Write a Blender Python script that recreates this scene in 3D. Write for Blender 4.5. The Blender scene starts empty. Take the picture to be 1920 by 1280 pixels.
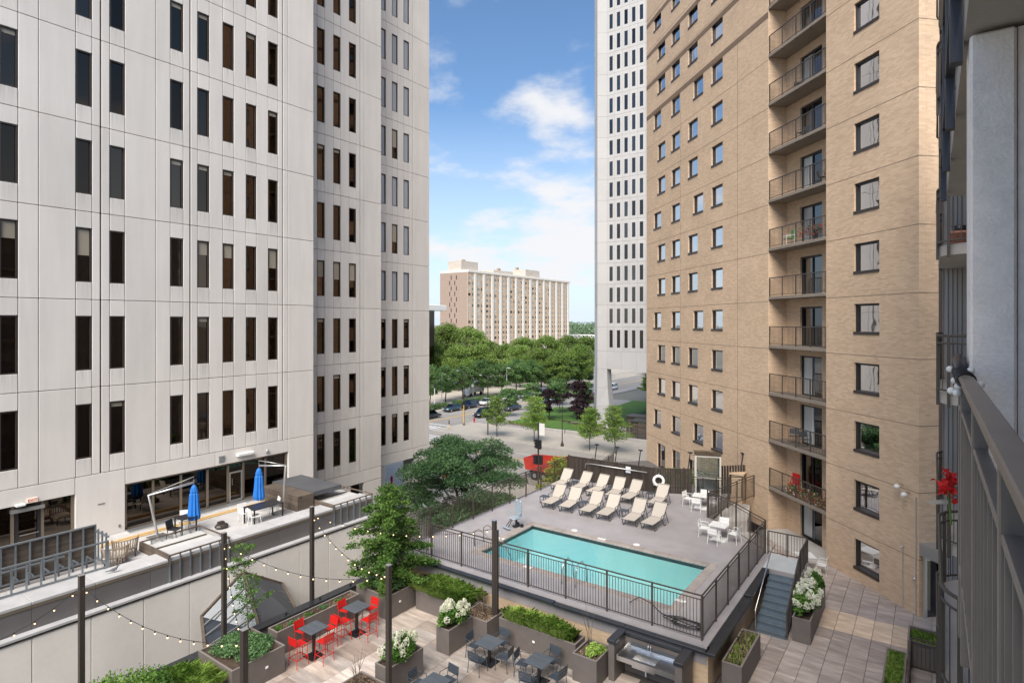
import bpy, math, random
import numpy as np
from mathutils import Matrix, Vector
SC = bpy.context.scene
C = SC.collection
PI = math.pi
R = math.radians
random.seed(7)

# ---------------------------------------------------------------- camera
cam_d = bpy.data.cameras.new('camera')
cam = bpy.data.objects.new('camera', cam_d); C.objects.link(cam)
cam.location = (0, 0, 12.16)
cam.rotation_euler = (PI/2, 0, R(35.32))
cam_d.sensor_width = 36.0
cam_d.lens = 36.0*1112/1920
cam_d.shift_y = -35.0/1920
cam_d.clip_start = 0.05
cam_d.clip_end = 5000
SC.camera = cam

# ---------------------------------------------------------------- sky and sun
SUN_DIR = Vector((0.20, -0.50, 0.58)).normalized()       # towards the sun
w = bpy.data.worlds.new('World'); SC.world = w; w.use_nodes = True
nt = w.node_tree; nt.nodes.clear()
def N(t, **k):
    n = nt.nodes.new(t)
    for a, b in k.items(): setattr(n, a, b)
    return n
out = N('ShaderNodeOutputWorld'); bg = N('ShaderNodeBackground')
sky = N('ShaderNodeTexSky', sky_type='NISHITA', sun_disc=False)
sky.sun_elevation = math.asin(SUN_DIR.z); sky.sun_rotation = math.atan2(SUN_DIR.x, SUN_DIR.y)
sky.altitude = 250; sky.air_density = 1.0; sky.dust_density = 1.0; sky.ozone_density = 1.6
tc = N('ShaderNodeTexCoord')
sep = N('ShaderNodeSeparateXYZ'); nt.links.new(tc.outputs['Generated'], sep.inputs[0])
zc = N('ShaderNodeMath', operation='MAXIMUM'); nt.links.new(sep.outputs[2], zc.inputs[0]); zc.inputs[1].default_value = 0.0
zo = N('ShaderNodeMath', operation='ADD'); nt.links.new(zc.outputs[0], zo.inputs[0]); zo.inputs[1].default_value = 0.22
inv = N('ShaderNodeMath', operation='DIVIDE'); inv.inputs[0].default_value = 1.0; nt.links.new(zo.outputs[0], inv.inputs[1])
sc_ = N('ShaderNodeVectorMath', operation='SCALE'); nt.links.new(tc.outputs['Generated'], sc_.inputs[0]); nt.links.new(inv.outputs[0], sc_.inputs['Scale'])
mp = N('ShaderNodeMapping'); nt.links.new(sc_.outputs[0], mp.inputs[0]); mp.inputs['Location'].default_value = (3.3, 1.2, 0.35); mp.inputs['Scale'].default_value = (1, 1, 1.4)
nz = N('ShaderNodeTexNoise'); nz.inputs['Scale'].default_value = 3.4; nz.inputs['Detail'].default_value = 9; nz.inputs['Roughness'].default_value = 0.55; nz.inputs['Distortion'].default_value = 0.0
nt.links.new(mp.outputs[0], nz.inputs['Vector'])
acc = nz.outputs[0]
for cx_, cy_, cz_, c0, amp in ((-.510,.809,.292,.9925,.21),(-.480,.862,.165,.9945,.21),(-.575,.812,.098,.9925,.20),(-.44,.887,.13,.994,.10),(-.627,.692,.358,.9985,.09),(-.66,.74,.10,.995,.09)):
    dp = N('ShaderNodeVectorMath', operation='DOT_PRODUCT'); nt.links.new(tc.outputs['Generated'], dp.inputs[0]); dp.inputs[1].default_value = Vector((cx_, cy_, cz_)).normalized()
    bl_ = N('ShaderNodeMapRange', interpolation_type='SMOOTHSTEP'); nt.links.new(dp.outputs['Value'], bl_.inputs[0])
    bl_.inputs[1].default_value = c0; bl_.inputs[2].default_value = 1.0; bl_.inputs[3].default_value = 0.0; bl_.inputs[4].default_value = amp
    ad = N('ShaderNodeMath', operation='ADD'); nt.links.new(acc, ad.inputs[0]); nt.links.new(bl_.outputs[0], ad.inputs[1]); acc = ad.outputs[0]
cr = N('ShaderNodeMapRange', interpolation_type='SMOOTHSTEP'); nt.links.new(acc, cr.inputs[0])
cr.inputs[1].default_value = 0.53; cr.inputs[2].default_value = 0.80; cr.inputs[3].default_value = 0.0; cr.inputs[4].default_value = 0.95
hz = N('ShaderNodeMapRange'); nt.links.new(sep.outputs[2], hz.inputs[0])               # pale air low over the horizon
hz.inputs[1].default_value = 0.0; hz.inputs[2].default_value = 0.34; hz.inputs[3].default_value = 0.9; hz.inputs[4].default_value = 0.0
tint = N('ShaderNodeMix', data_type='RGBA', blend_type='MULTIPLY'); tint.inputs[0].default_value = 1.0
nt.links.new(sky.outputs[0], tint.inputs[6]); tint.inputs[7].default_value = (.73, .875, .97, 1)
mh = N('ShaderNodeMix', data_type='RGBA'); nt.links.new(hz.outputs[0], mh.inputs[0]); nt.links.new(tint.outputs[2], mh.inputs[6]); mh.inputs[7].default_value = (4.3, 4.9, 5.5, 1)
mc = N('ShaderNodeMix', data_type='RGBA'); nt.links.new(cr.outputs[0], mc.inputs[0]); nt.links.new(mh.outputs[2], mc.inputs[6]); mc.inputs[7].default_value = (4.9, 4.9, 5.0, 1)
nt.links.new(mc.outputs[2], bg.inputs[0]); bg.inputs[1].default_value = 0.082
nt.links.new(bg.outputs[0], out.inputs[0])

sun_d = bpy.data.lights.new('sun', 'SUN'); sun = bpy.data.objects.new('sun', sun_d); C.objects.link(sun)
sun_d.energy = 3.0; sun_d.angle = R(45); sun_d.color = (1.0, 0.915, 0.81)
sun.rotation_euler = SUN_DIR.to_track_quat('Z', 'Y').to_euler()
sun.location = (0, -40, 80)

vs = SC.view_settings
vs.view_transform = 'Standard'; vs.look = 'None'; vs.gamma = 1.0; vs.use_curve_mapping = False
vs.exposure = 1.22
SC.cycles.max_bounces = 6; SC.cycles.transparent_max_bounces = 12

# ---------------------------------------------------------------- helpers
def tag(o, label=None, cat=None, group=None, kind=None):
    if label: o['label'] = label
    if cat: o['category'] = cat
    if group: o['group'] = group
    if kind: o['kind'] = kind
    return o
def thing(name, label, cat, loc=(0, 0, 0), rz=0.0, group=None):
    o = bpy.data.objects.new(name, None); C.objects.link(o)
    o.location = loc; o.rotation_euler = (0, 0, rz); o.empty_display_size = 0.2
    return tag(o, label, cat, group)
def setpar(o, parent, world):
    if parent is not None:
        o.parent = parent
        if world:
            p = parent; m = Matrix.Identity(4)
            while p is not None:
                m = (p.matrix_parent_inverse @ Matrix.LocRotScale(p.location, p.rotation_euler, p.scale)) @ m if p.parent else Matrix.LocRotScale(p.location, p.rotation_euler, p.scale) @ m
                p = p.parent
            o.matrix_parent_inverse = m.inverted()
def copy_tree(o, parent=None):
    c = o.copy(); C.objects.link(c); c.parent = parent
    if parent is not None: c.matrix_parent_inverse = o.matrix_parent_inverse.copy()
    for ch in list(o.children): copy_tree(ch, c)
    return c
class MB:
    def __init__(s): s.v = []; s.f = []; s.m = []
    def add(s, vs_, fs, m=0):
        b = len(s.v); s.v += [tuple(p) for p in vs_]
        for q in fs: s.f.append(tuple(b+i for i in q)); s.m.append(m)
        return s
    def box(s, x0, x1, y0, y1, z0, z1, m=0, b=0.0):
        if x1 < x0: x0, x1 = x1, x0
        if y1 < y0: y0, y1 = y1, y0
        if z1 < z0: z0, z1 = z1, z0
        b = min(b, 0.45*(x1-x0), 0.45*(y1-y0), 0.45*(z1-z0))
        if b <= 0:
            s.add([(x0,y0,z0),(x1,y0,z0),(x1,y1,z0),(x0,y1,z0),(x0,y0,z1),(x1,y0,z1),(x1,y1,z1),(x0,y1,z1)],
                  [(0,3,2,1),(4,5,6,7),(0,1,5,4),(1,2,6,5),(2,3,7,6),(3,0,4,7)], m)
        else:
            vs_ = []; idx = {}
            X = (x0, x1); Y = (y0, y1); Z = (z0, z1)
            for i in (0,1):
                for j in (0,1):
                    for k in (0,1):
                        dx = b if i == 0 else -b; dy = b if j == 0 else -b; dz = b if k == 0 else -b
                        idx[i,j,k,0] = len(vs_); vs_.append((X[i], Y[j]+dy, Z[k]+dz))
                        idx[i,j,k,1] = len(vs_); vs_.append((X[i]+dx, Y[j], Z[k]+dz))
                        idx[i,j,k,2] = len(vs_); vs_.append((X[i]+dx, Y[j]+dy, Z[k]))
            q = []
            for i in (0,1):
                a = [idx[i,0,0,0], idx[i,1,0,0], idx[i,1,1,0], idx[i,0,1,0]]; q.append(a if i else a[::-1])
                a = [idx[0,i,0,1], idx[1,i,0,1], idx[1,i,1,1], idx[0,i,1,1]]; q.append(a if not i else a[::-1])
                a = [idx[0,0,i,2], idx[1,0,i,2], idx[1,1,i,2], idx[0,1,i,2]]; q.append(a if i else a[::-1])
            for i in (0,1):
                for j in (0,1):
                    a = [idx[i,j,0,0], idx[i,j,0,1], idx[i,j,1,1], idx[i,j,1,0]]; q.append(a if (i ^ j) else a[::-1])
                    a = [idx[i,0,j,0], idx[i,1,j,0], idx[i,1,j,2], idx[i,0,j,2]]; q.append(a if not (i ^ j) else a[::-1])
                    a = [idx[0,i,j,1], idx[1,i,j,1], idx[1,i,j,2], idx[0,i,j,2]]; q.append(a if (i ^ j) else a[::-1])
                    for k in (0,1): q.append([idx[i,j,k,0], idx[i,j,k,1], idx[i,j,k,2]])
            s.add(vs_, q, m)
        return s
    def cyl(s, p0, p1, r0, r1=None, n=8, caps=True, m=0):
        r1 = r0 if r1 is None else r1
        return s.tube([p0, p1], [r0, r1], n, caps, m)
    def tube(s, pts, r, n=6, caps=True, m=0, closed=False):
        pts = [Vector(p) for p in pts]; k = len(pts)
        rr = r if isinstance(r, (list, tuple)) else [r]*k
        vs_ = []; up = None
        for i, p in enumerate(pts):
            if closed: t = pts[(i+1) % k]-pts[i-1]
            else: t = pts[min(i+1, k-1)]-pts[max(i-1, 0)]
            t = t.normalized() if t.length > 1e-9 else Vector((0, 0, 1))
            if up is None: up = Vector((0, 0, 1)) if abs(t.z) < 0.95 else Vector((1, 0, 0))
            a = t.cross(up)
            if a.length < 1e-4: up = Vector((1, 0, 0)) if abs(t.x) < .9 else Vector((0, 1, 0)); a = t.cross(up)
            a.normalize(); b = t.cross(a).normalized(); up = -b if (-b).dot(up) > 0 else b
            for j in range(n):
                th = 2*PI*j/n + (PI/n)
                vs_.append(p + (a*math.cos(th)+b*math.sin(th))*rr[i])
        fs = []
        for i in range(k if closed else k-1):
            i2 = (i+1) % k
            for j in range(n):
                j2 = (j+1) % n; fs.append((i*n+j, i*n+j2, i2*n+j2, i2*n+j))
        if caps and not closed: fs.append(tuple(range(n-1, -1, -1))); fs.append(tuple((k-1)*n+j for j in range(n)))
        return s.add(vs_, fs, m)
    def bar(s, p0, p1, w_, h_, m=0):
        p0 = Vector(p0); p1 = Vector(p1); t = (p1-p0).normalized()
        up = Vector((0, 0, 1)) if abs(t.z) < 0.98 else Vector((0, 1, 0))
        a = t.cross(up).normalized()*w_/2; b = a.cross(t).normalized()*h_/2
        vs_ = [p0-a-b, p0+a-b, p0+a+b, p0-a+b, p1-a-b, p1+a-b, p1+a+b, p1-a+b]
        return s.add(vs_, [(0,1,2,3),(7,6,5,4),(0,4,5,1),(1,5,6,2),(2,6,7,3),(3,7,4,0)], m)
    def prism(s, poly, axis, a, b, m=0):
        n = len(poly)
        def P(u, v, t): return {'x': (t, u, v), 'y': (u, t, v), 'z': (u, v, t)}[axis]
        vs_ = [P(u, v, a) for u, v in poly]+[P(u, v, b) for u, v in poly]
        fs = [tuple(range(n)), tuple(range(2*n-1, n-1, -1))]+[(i, i+n, (i+1) % n+n, (i+1) % n) for i in range(n)]
        return s.add(vs_, fs, m)
    def lathe(s, prof, n=16, c=(0, 0, 0), m=0):
        vs_ = []; k = len(prof)
        for r_, z in prof:
            for j in range(n):
                th = 2*PI*j/n; vs_.append((c[0]+r_*math.cos(th), c[1]+r_*math.sin(th), c[2]+z))
        fs = [(i*n+j, i*n+(j+1) % n, (i+1)*n+(j+1) % n, (i+1)*n+j) for i in range(k-1) for j in range(n)]
        return s.add(vs_, fs, m)
    def ball(s, c, rx, ry=None, rz=None, n=8, k=5, m=0):
        ry = ry or rx; rz = rz or rx
        vs_ = [(c[0], c[1], c[2]-rz)]
        for i in range(1, k):
            ph = -PI/2+PI*i/k
            for j in range(n):
                th = 2*PI*j/n
                vs_.append((c[0]+rx*math.cos(ph)*math.cos(th), c[1]+ry*math.cos(ph)*math.sin(th), c[2]+rz*math.sin(ph)))
        vs_.append((c[0], c[1], c[2]+rz)); L = len(vs_)-1
        fs = [(0, 1+(j+1) % n, 1+j) for j in range(n)]
        for i in range(k-2):
            for j in range(n):
                a = 1+i*n; fs.append((a+j, a+(j+1) % n, a+n+(j+1) % n, a+n+j))
        a = 1+(k-2)*n
        fs += [(a+j, a+(j+1) % n, L) for j in range(n)]
        return s.add(vs_, fs, m)
    def mesh(s, name, mats, smooth=False):
        me = bpy.data.meshes.new(name); me.from_pydata(s.v, [], s.f)
        for mm in (mats if isinstance(mats, (list, tuple)) else [mats]): me.materials.append(mm)
        if any(s.m): me.polygons.foreach_set('material_index', s.m)
        if smooth: me.polygons.foreach_set('use_smooth', [True]*len(s.f))
        me.update(); return me
    def build(s, name, mats, parent=None, smooth=False, world=False):
        return put(name, s.mesh(name, mats, smooth), parent, world=world)
def put(name, me, parent=None, loc=(0, 0, 0), rz=0.0, world=False, scale=None):
    o = bpy.data.objects.new(name, me); C.objects.link(o); o.location = loc
    if rz: o.rotation_euler = (0, 0, rz)
    if scale: o.scale = scale
    setpar(o, parent, world); return o
_bm = {}
def boxmesh(dx, dy, dz, mat, b=0.0):
    k = (round(dx, 3), round(dy, 3), round(dz, 3), mat.name, b)
    if k not in _bm: _bm[k] = MB().box(-dx/2, dx/2, -dy/2, dy/2, -dz/2, dz/2, 0, b).mesh('box', mat)
    return _bm[k]
def pbox(name, x0, x1, y0, y1, z0, z1, mat, parent, b=0.0, world=True):
    me = boxmesh(abs(x1-x0), abs(y1-y0), abs(z1-z0), mat, b)
    return put(name, me, parent, ((x0+x1)/2, (y0+y1)/2, (z0+z1)/2), world=world)
def struct(name, mb, mat):
    o = mb.build(name, mat); o['kind'] = 'structure'; return o
ORD = ['first', 'second', 'third', 'fourth', 'fifth', 'sixth', 'seventh', 'eighth', 'ninth', 'tenth', 'eleventh', 'twelfth', 'thirteenth', 'fourteenth', 'fifteenth', 'sixteenth']

# ---------------------------------------------------------------- materials
def newmat(name):
    m = bpy.data.materials.new(name); m.use_nodes = True; t = m.node_tree
    return m, t, t.nodes['Principled BSDF']
def nd(t, ty, **k):
    n = t.nodes.new(ty)
    for a, b in k.items(): setattr(n, a, b)
    return n
def mapr(t, src, a, b, c, d):
    n = nd(t, 'ShaderNodeMapRange'); t.links.new(src, n.inputs[0])
    for i, v in enumerate((a, b, c, d)): n.inputs[i+1].default_value = v
    return n.outputs[0]
def noise(t, vec, scale, detail=5, rough=0.55):
    n = nd(t, 'ShaderNodeTexNoise'); n.inputs['Scale'].default_value = scale; n.inputs['Detail'].default_value = detail; n.inputs['Roughness'].default_value = rough
    t.links.new(vec, n.inputs['Vector']); return n.outputs[0]
def vscale(t, col, val):
    n = nd(t, 'ShaderNodeVectorMath', operation='SCALE')
    if isinstance(col, (tuple, list)): n.inputs[0].default_value = col[:3]
    else: t.links.new(col, n.inputs[0])
    t.links.new(val, n.inputs['Scale']); return n.outputs[0]
def mul(t, a, b):
    n = nd(t, 'ShaderNodeMath', operation='MULTIPLY'); t.links.new(a, n.inputs[0])
    if isinstance(b, float): n.inputs[1].default_value = b
    else: t.links.new(b, n.inputs[1])
    return n.outputs[0]
def posvec(t, stretch=(1, 1, 1), obj=False, rot=0.0):
    if obj: src = nd(t, 'ShaderNodeTexCoord').outputs['Object']
    else: src = nd(t, 'ShaderNodeNewGeometry').outputs['Position']
    m = nd(t, 'ShaderNodeMapping'); t.links.new(src, m.inputs[0]); m.inputs['Scale'].default_value = stretch; m.inputs['Rotation'].default_value = (0, 0, rot)
    return m.outputs[0]
def M(name, col, rough=0.6, metal=0.0, var=None, var2=None, bump=None, spec=0.5, rnd=0.0, coat=0.0, stretch=(1, 1, 1), emit=0.0):
    m, t, p = newmat(name)
    p.inputs['Roughness'].default_value = rough; p.inputs['Metallic'].default_value = metal
    p.inputs['Specular IOR Level'].default_value = spec; p.inputs['Coat Weight'].default_value = coat
    p.inputs['Base Color'].default_value = (*col, 1)
    f = None
    for vv, st in ((var, stretch), (var2, (1, 1, 1))):
        if vv:
            g = mapr(t, noise(t, posvec(t, st), vv[0], 6, .6), .25, .75, 1-vv[1], 1+vv[1])
            f = g if f is None else mul(t, f, g)
    if rnd:
        g = mapr(t, nd(t, 'ShaderNodeObjectInfo').outputs['Random'], 0, 1, 1-rnd, 1+rnd)
        f = g if f is None else mul(t, f, g)
    if f is not None: t.links.new(vscale(t, col, f), p.inputs['Base Color'])
    if bump:
        b = nd(t, 'ShaderNodeBump'); b.inputs['Strength'].default_value = bump[1]; b.inputs['Distance'].default_value = bump[2] if len(bump) > 2 else 0.01
        t.links.new(noise(t, posvec(t, stretch), bump[0], 5), b.inputs['Height']); t.links.new(b.outputs[0], p.inputs['Normal'])
    if emit:
        p.inputs['Emission Color'].default_value = (*col, 1); p.inputs['Emission Strength'].default_value = emit
    return m
def brickmat(name, c1, c2, mortar, bw, bh, mort=.009, mscale=1.0, dirt=.16):
    m, t, p = newmat(name); p.inputs['Roughness'].default_value = .85
    tcn = nd(t, 'ShaderNodeTexCoord'); s = nd(t, 'ShaderNodeSeparateXYZ'); t.links.new(tcn.outputs['Object'], s.inputs[0])
    a = nd(t, 'ShaderNodeMath', operation='ADD'); t.links.new(s.outputs[0], a.inputs[0]); t.links.new(s.outputs[1], a.inputs[1])
    cb = nd(t, 'ShaderNodeCombineXYZ'); t.links.new(a.outputs[0], cb.inputs[0]); t.links.new(s.outputs[2], cb.inputs[1])
    b = nd(t, 'ShaderNodeTexBrick'); t.links.new(cb.outputs[0], b.inputs['Vector'])
    b.inputs['Color1'].default_value = (*c1, 1); b.inputs['Color2'].default_value = (*c2, 1); b.inputs['Mortar'].default_value = (*mortar, 1)
    b.inputs['Scale'].default_value = 1.0; b.inputs['Brick Width'].default_value = bw; b.inputs['Row Height'].default_value = bh
    b.inputs['Mortar Size'].default_value = mort; b.inputs['Mortar Smooth'].default_value = .2; b.inputs['Bias'].default_value = 0.0
    n1 = mapr(t, noise(t, cb.outputs[0], .35, 6, .6), .3, .7, 1-dirt, 1+dirt*.6)
    st = nd(t, 'ShaderNodeMapping'); t.links.new(cb.outputs[0], st.inputs[0]); st.inputs['Scale'].default_value = (.5, 6.0, 1)
    n2 = mapr(t, noise(t, st.outputs[0], 1.3, 5, .7), .3, .7, .955, 1.035)
    t.links.new(vscale(t, b.outputs['Color'], mul(t, n1, n2)), p.inputs['Base Color'])
    bp = nd(t, 'ShaderNodeBump'); bp.inputs['Strength'].default_value = .5; bp.inputs['Distance'].default_value = .008; bp.invert = True
    t.links.new(b.outputs['Fac'], bp.inputs['Height']); t.links.new(bp.outputs[0], p.inputs['Normal'])
    return m
def leafmat(name, c1, c2, trans=.25):
    m, t, p = newmat(name); p.inputs['Roughness'].default_value = .55; p.inputs['Specular IOR Level'].default_value = .25
    g = nd(t, 'ShaderNodeNewGeometry'); oi = nd(t, 'ShaderNodeObjectInfo')
    mx = nd(t, 'ShaderNodeMix', data_type='RGBA'); mx.inputs[6].default_value = (*c1, 1); mx.inputs[7].default_value = (*c2, 1)
    n = noise(t, posvec(t), .55, 3)
    a = nd(t, 'ShaderNodeMath', operation='ADD'); t.links.new(mapr(t, n, .35, .65, -.25, .45), a.inputs[0]); t.links.new(mul(t, g.outputs['Random Per Island'], .75), a.inputs[1])
    t.links.new(a.outputs[0], mx.inputs[0]); mx.clamp_factor = True
    sc = vscale(t, mx.outputs[2], mapr(t, oi.outputs['Random'], 0, 1, .85, 1.18))
    t.links.new(sc, p.inputs['Base Color'])
    tr = nd(t, 'ShaderNodeBsdfTranslucent'); t.links.new(sc, tr.inputs[0])
    ms = nd(t, 'ShaderNodeMixShader'); ms.inputs[0].default_value = trans
    t.links.new(p.outputs[0], ms.inputs[1]); t.links.new(tr.outputs[0], ms.inputs[2]); t.links.new(ms.outputs[0], t.nodes['Material Output'].inputs[0])
    return m
def glassmat(name, col, rough=.03, wob=0.0, metal=1.0, rnd=0.0):
    m, t, p = newmat(name)
    p.inputs['Base Color'].default_value = (*col, 1); p.inputs['Roughness'].default_value = rough; p.inputs['Metallic'].default_value = metal
    if rnd: t.links.new(vscale(t, col, mapr(t, nd(t, 'ShaderNodeObjectInfo').outputs['Random'], 0, 1, 1-rnd, 1+rnd)), p.inputs['Base Color'])
    if wob:
        b = nd(t, 'ShaderNodeBump'); b.inputs['Strength'].default_value = wob; b.inputs['Distance'].default_value = .05
        t.links.new(noise(t, posvec(t), 1.3, 1), b.inputs['Height']); t.links.new(b.outputs[0], p.inputs['Normal'])
    return m
MT = {}
MT['panel'] = M('white_precast', (.645, .61, .57), .75, var=(2.2, .06), var2=(.25, .06), stretch=(1, 1, .10), bump=(60, .12, .004), rnd=.05)
def stained_panel():
    m = M('rain_streaked_precast', (.645, .61, .57), .75, var=(2.2, .06), var2=(.25, .06), stretch=(1, 1, .10), bump=(60, .12, .004), rnd=.05); t = m.node_tree; p = t.nodes['Principled BSDF']
    src = p.inputs['Base Color'].links[0].from_socket
    sp = nd(t, 'ShaderNodeSeparateXYZ'); t.links.new(nd(t, 'ShaderNodeTexCoord').outputs['Generated'], sp.inputs[0])
    s_ = mapr(t, noise(t, posvec(t, (1, 9, .25)), 2.2, 4, .6), .42, .75, 0, .34)
    f_ = nd(t, 'ShaderNodeMath', operation='SUBTRACT'); f_.inputs[0].default_value = 1.0; t.links.new(mul(t, s_, sp.outputs[2]), f_.inputs[1])
    t.links.new(vscale(t, src, f_.outputs[0]), p.inputs['Base Color']); return m
MT['panel_stain'] = stained_panel()
MT['joint'] = M('dark_joint', (.13, .10, .085), .9)
MT['soffit'] = M('painted_soffit', (.55, .54, .52), .8, var=(.6, .08))
MT['bronze'] = M('bronze_metal', (.055, .045, .040), .45, metal=.3)
MT['bronze2'] = M('bronze_mullion', (.20, .165, .13), .4, metal=.4)
MT['glass_dk'] = glassmat('tinted_glass', (.090, .066, .050), .03, .03, rnd=.35)
MT['glass_patio'] = glassmat('patio_glass', (.075, .062, .052), .03, .03, rnd=.2)
MT['glass_tw'] = glassmat('apartment_glass', (.66, .67, .69), .02, .05, rnd=.06)
MT['glass_door'] = glassmat('door_glass', (.12, .125, .13), .03, .03, rnd=.5)
MT['glass_wt'] = glassmat('office_tower_glass', (.10, .09, .085), .06, .02, rnd=.35)
MT['glass_apt'] = glassmat('block_glass', (.38, .36, .34), .15, .0, rnd=.9)
MT['blind'] = M('roller_blind', (.30, .26, .20), .5, coat=.5, rnd=.15)
MT['sky_reflection'] = M('painted_sky_reflection', (.30, .33, .37), .4, coat=.6, rnd=.12)  # grey-blue colour standing in for sky reflected in the glass
MT['curtain'] = M('pale_curtain', (.42, .45, .46), .6, coat=.6, var=(9, .18), stretch=(1, 1, .05), rnd=.2)
MT['brick'] = brickmat('tan_brick', (.625, .455, .308), (.510, .358, .237), (.51, .40, .295), .29, .089, dirt=.10)
MT['brickdk'] = brickmat('brown_band_brick', (.20, .13, .085), (.16, .105, .07), (.22, .16, .11), .10, .2)
MT['brickwall'] = brickmat('deck_wall_brick', (.56, .42, .28), (.47, .345, .225), (.48, .38, .28), .29, .075)
MT['conc'] = M('concrete', (.42, .40, .375), .85, var=(1.2, .12), bump=(30, .2))
MT['slab'] = M('balcony_concrete', (.22, .185, .15), .85, var=(1.5, .14))
MT['rail'] = M('dark_bronze_rail', (.065, .053, .045), .5, metal=.2)
MT['railtower'] = M('tower_rail', (.075, .062, .052), .5, metal=.2)
MT['railcam'] = M('painted_balcony_rail', (.185, .158, .138), .42, var=(6, .12), bump=(90, .08, .002))
MT['black'] = M('black_metal', (.022, .022, .025), .4, metal=.2)
MT['slate'] = M('slate_powdercoat', (.050, .062, .078), .5, metal=.1)
MT['slate2'] = M('slate_table_slats', (.085, .098, .115), .5, metal=.1, rnd=.1)
MT['red'] = M('red_powdercoat', (.50, .014, .012), .38)
MT['coping'] = M('coping_metal', (.055, .06, .07), .32, metal=.6, var=(2, .15))
MT['planter'] = M('planter_fibre', (.125, .108, .100), .6, var=(3, .10), bump=(120, .1, .003))
MT['soil'] = M('soil', (.075, .05, .035), .95, var=(14, .5), bump=(40, .8, .03))
MT['mulch'] = M('bark_mulch', (.15, .10, .065), .95, rnd=.4)
MT['deck'] = M('painted_deck', (.295, .278, .284), .42, var=(1.1, .13), var2=(.3, .12), bump=(30, .05, .003), spec=.6)
MT['poolcope'] = M('pool_coping_stone', (.29, .255, .235), .7, var=(2.5, .2), rnd=.08)
MT['pooltile'] = M('pool_edge_tile', (.03, .05, .055), .25, var=(9, .4))
MT['plaster'] = M('pool_plaster', (.50, .80, .80), .7, var=(.5, .04))
MT['white'] = M('white_paint', (.74, .74, .72), .5)
MT['whitefurn'] = M('white_powdercoat', (.72, .72, .70), .4)
MT['lines'] = M('road_paint', (.72, .71, .68), .7, var=(5, .12))
MT['yellow'] = M('yellow_paint', (.72, .42, .06), .6)
MT['sling'] = M('beige_sling', (.40, .362, .315), .75, var=(180, .08), rnd=.06)
MT['chaise'] = M('chaise_frame', (.04, .042, .046), .45)
MT['grey_plastic'] = M('grey_plastic', (.27, .32, .37), .5)
MT['steel'] = M('stainless_steel', (.62, .62, .62), .28, metal=1.0, var=(6, .08))
MT['galv'] = M('galvanised_steel', (.28, .315, .345), .42, metal=.75, var=(6, .15), rnd=.15)
MT['alum'] = M('aluminium', (.55, .56, .56), .35, metal=.8)
MT['fencewood'] = M('dark_stained_wood', (.036, .026, .021), .65, var=(5, .35), stretch=(1, 1, .12), rnd=.35)
MT['slatwood'] = M('weathered_wood', (.095, .073, .056), .75, var=(4, .3), stretch=(1, .15, 1), rnd=.25)
MT['lumber'] = M('fresh_lumber', (.60, .42, .20), .7, var=(4, .15), stretch=(1, .1, 1))
MT['stairs'] = M('painted_stair', (.095, .13, .165), .5, var=(3, .2), spec=.5)
MT['blue'] = M('blue_canvas', (.012, .15, .50), .7, var=(4, .12))
MT['asphalt'] = M('worn_asphalt', (.36, .325, .28), .9, var=(.35, .12), var2=(3, .06))
MT['asphalt2'] = M('avenue_asphalt', (.28, .262, .24), .9, var=(.3, .12), var2=(3, .06))
MT['walk'] = M('sidewalk_concrete', (.42, .38, .32), .9, var=(.5, .1), rnd=.05)
MT['plaza'] = M('plaza_pavers', (.30, .285, .27), .85, var=(.4, .1), rnd=.06)
MT['curb'] = M('kerb_stone', (.42, .40, .37), .85)
MT['lawn'] = M('mown_lawn', (.075, .16, .025), .9, var=(.8, .25), bump=(25, .6, .05))
MT['earth'] = M('city_ground', (.17, .17, .14), .95, var=(.02, .3))
MT['darkroof'] = M('dark_roof_membrane', (.075, .078, .085), .7, var=(.8, .2))
MT['fascia'] = M('grey_sheet_fascia', (.115, .108, .108), .55, var=(.7, .12), rnd=.05)
MT['bark'] = M('tree_bark', (.10, .075, .055), .9, var=(6, .3), stretch=(1, 1, .2), bump=(20, .5, .02))
MT['locust'] = leafmat('locust_leaves', (.032, .082, .033), (.092, .17, .068), .25)
MT['katsura'] = leafmat('broadleaf_leaves', (.045, .12, .022), (.17, .29, .06), .35)
MT['tree_dk'] = leafmat('dark_tree_leaves', (.06, .135, .042), (.165, .27, .095), .3)
MT['tree_lt'] = leafmat('light_tree_leaves', (.095, .175, .035), (.27, .37, .095), .3)
MT['tree_far'] = leafmat('hazy_wood_leaves', (.10, .165, .085), (.20, .275, .155))  # distance haze is mixed into these leaf colours
MT['tree_pl'] = leafmat('plum_leaves', (.022, .014, .018), (.055, .032, .036))
MT['young'] = leafmat('young_tree_leaves', (.12, .23, .035), (.36, .48, .12), .35)
MT['yellowgreen'] = leafmat('yellow_green_leaves', (.13, .19, .022), (.34, .37, .05))
MT['grass'] = leafmat('ornamental_grass', (.11, .235, .03), (.42, .56, .14), .4)
MT['juniper'] = leafmat('juniper_needles', (.055, .14, .05), (.18, .31, .13), .3)
MT['hydleaf'] = leafmat('hydrangea_leaves', (.04, .12, .018), (.14, .26, .05), .3)
MT['petal'] = leafmat('hydrangea_petals', (.62, .64, .46), (.82, .82, .74), .2)
MT['redpetal'] = leafmat('red_petals', (.45, .008, .012), (.62, .03, .03), .2)
MT['pinkpetal'] = leafmat('pink_petals', (.30, .02, .04), (.62, .12, .16), .2)
MT['terracotta'] = M('terracotta', (.46, .20, .14), .8)
MT['skyglass'] = M('skylight_glass', (.05, .06, .075), .22, metal=.3, var=(1, .3))
MT['facadecam'] = M('grey_board_facade', (.38, .355, .335), .85, var=(1.5, .1), stretch=(1, 1, .2), bump=(40, .2, .006))
MT['slabcam'] = M('painted_slab', (.40, .37, .335), .85, var=(2, .12), bump=(50, .4, .006))
MT['beige'] = M('beige_panel', (.47, .42, .36), .8, var=(.5, .1))
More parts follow.
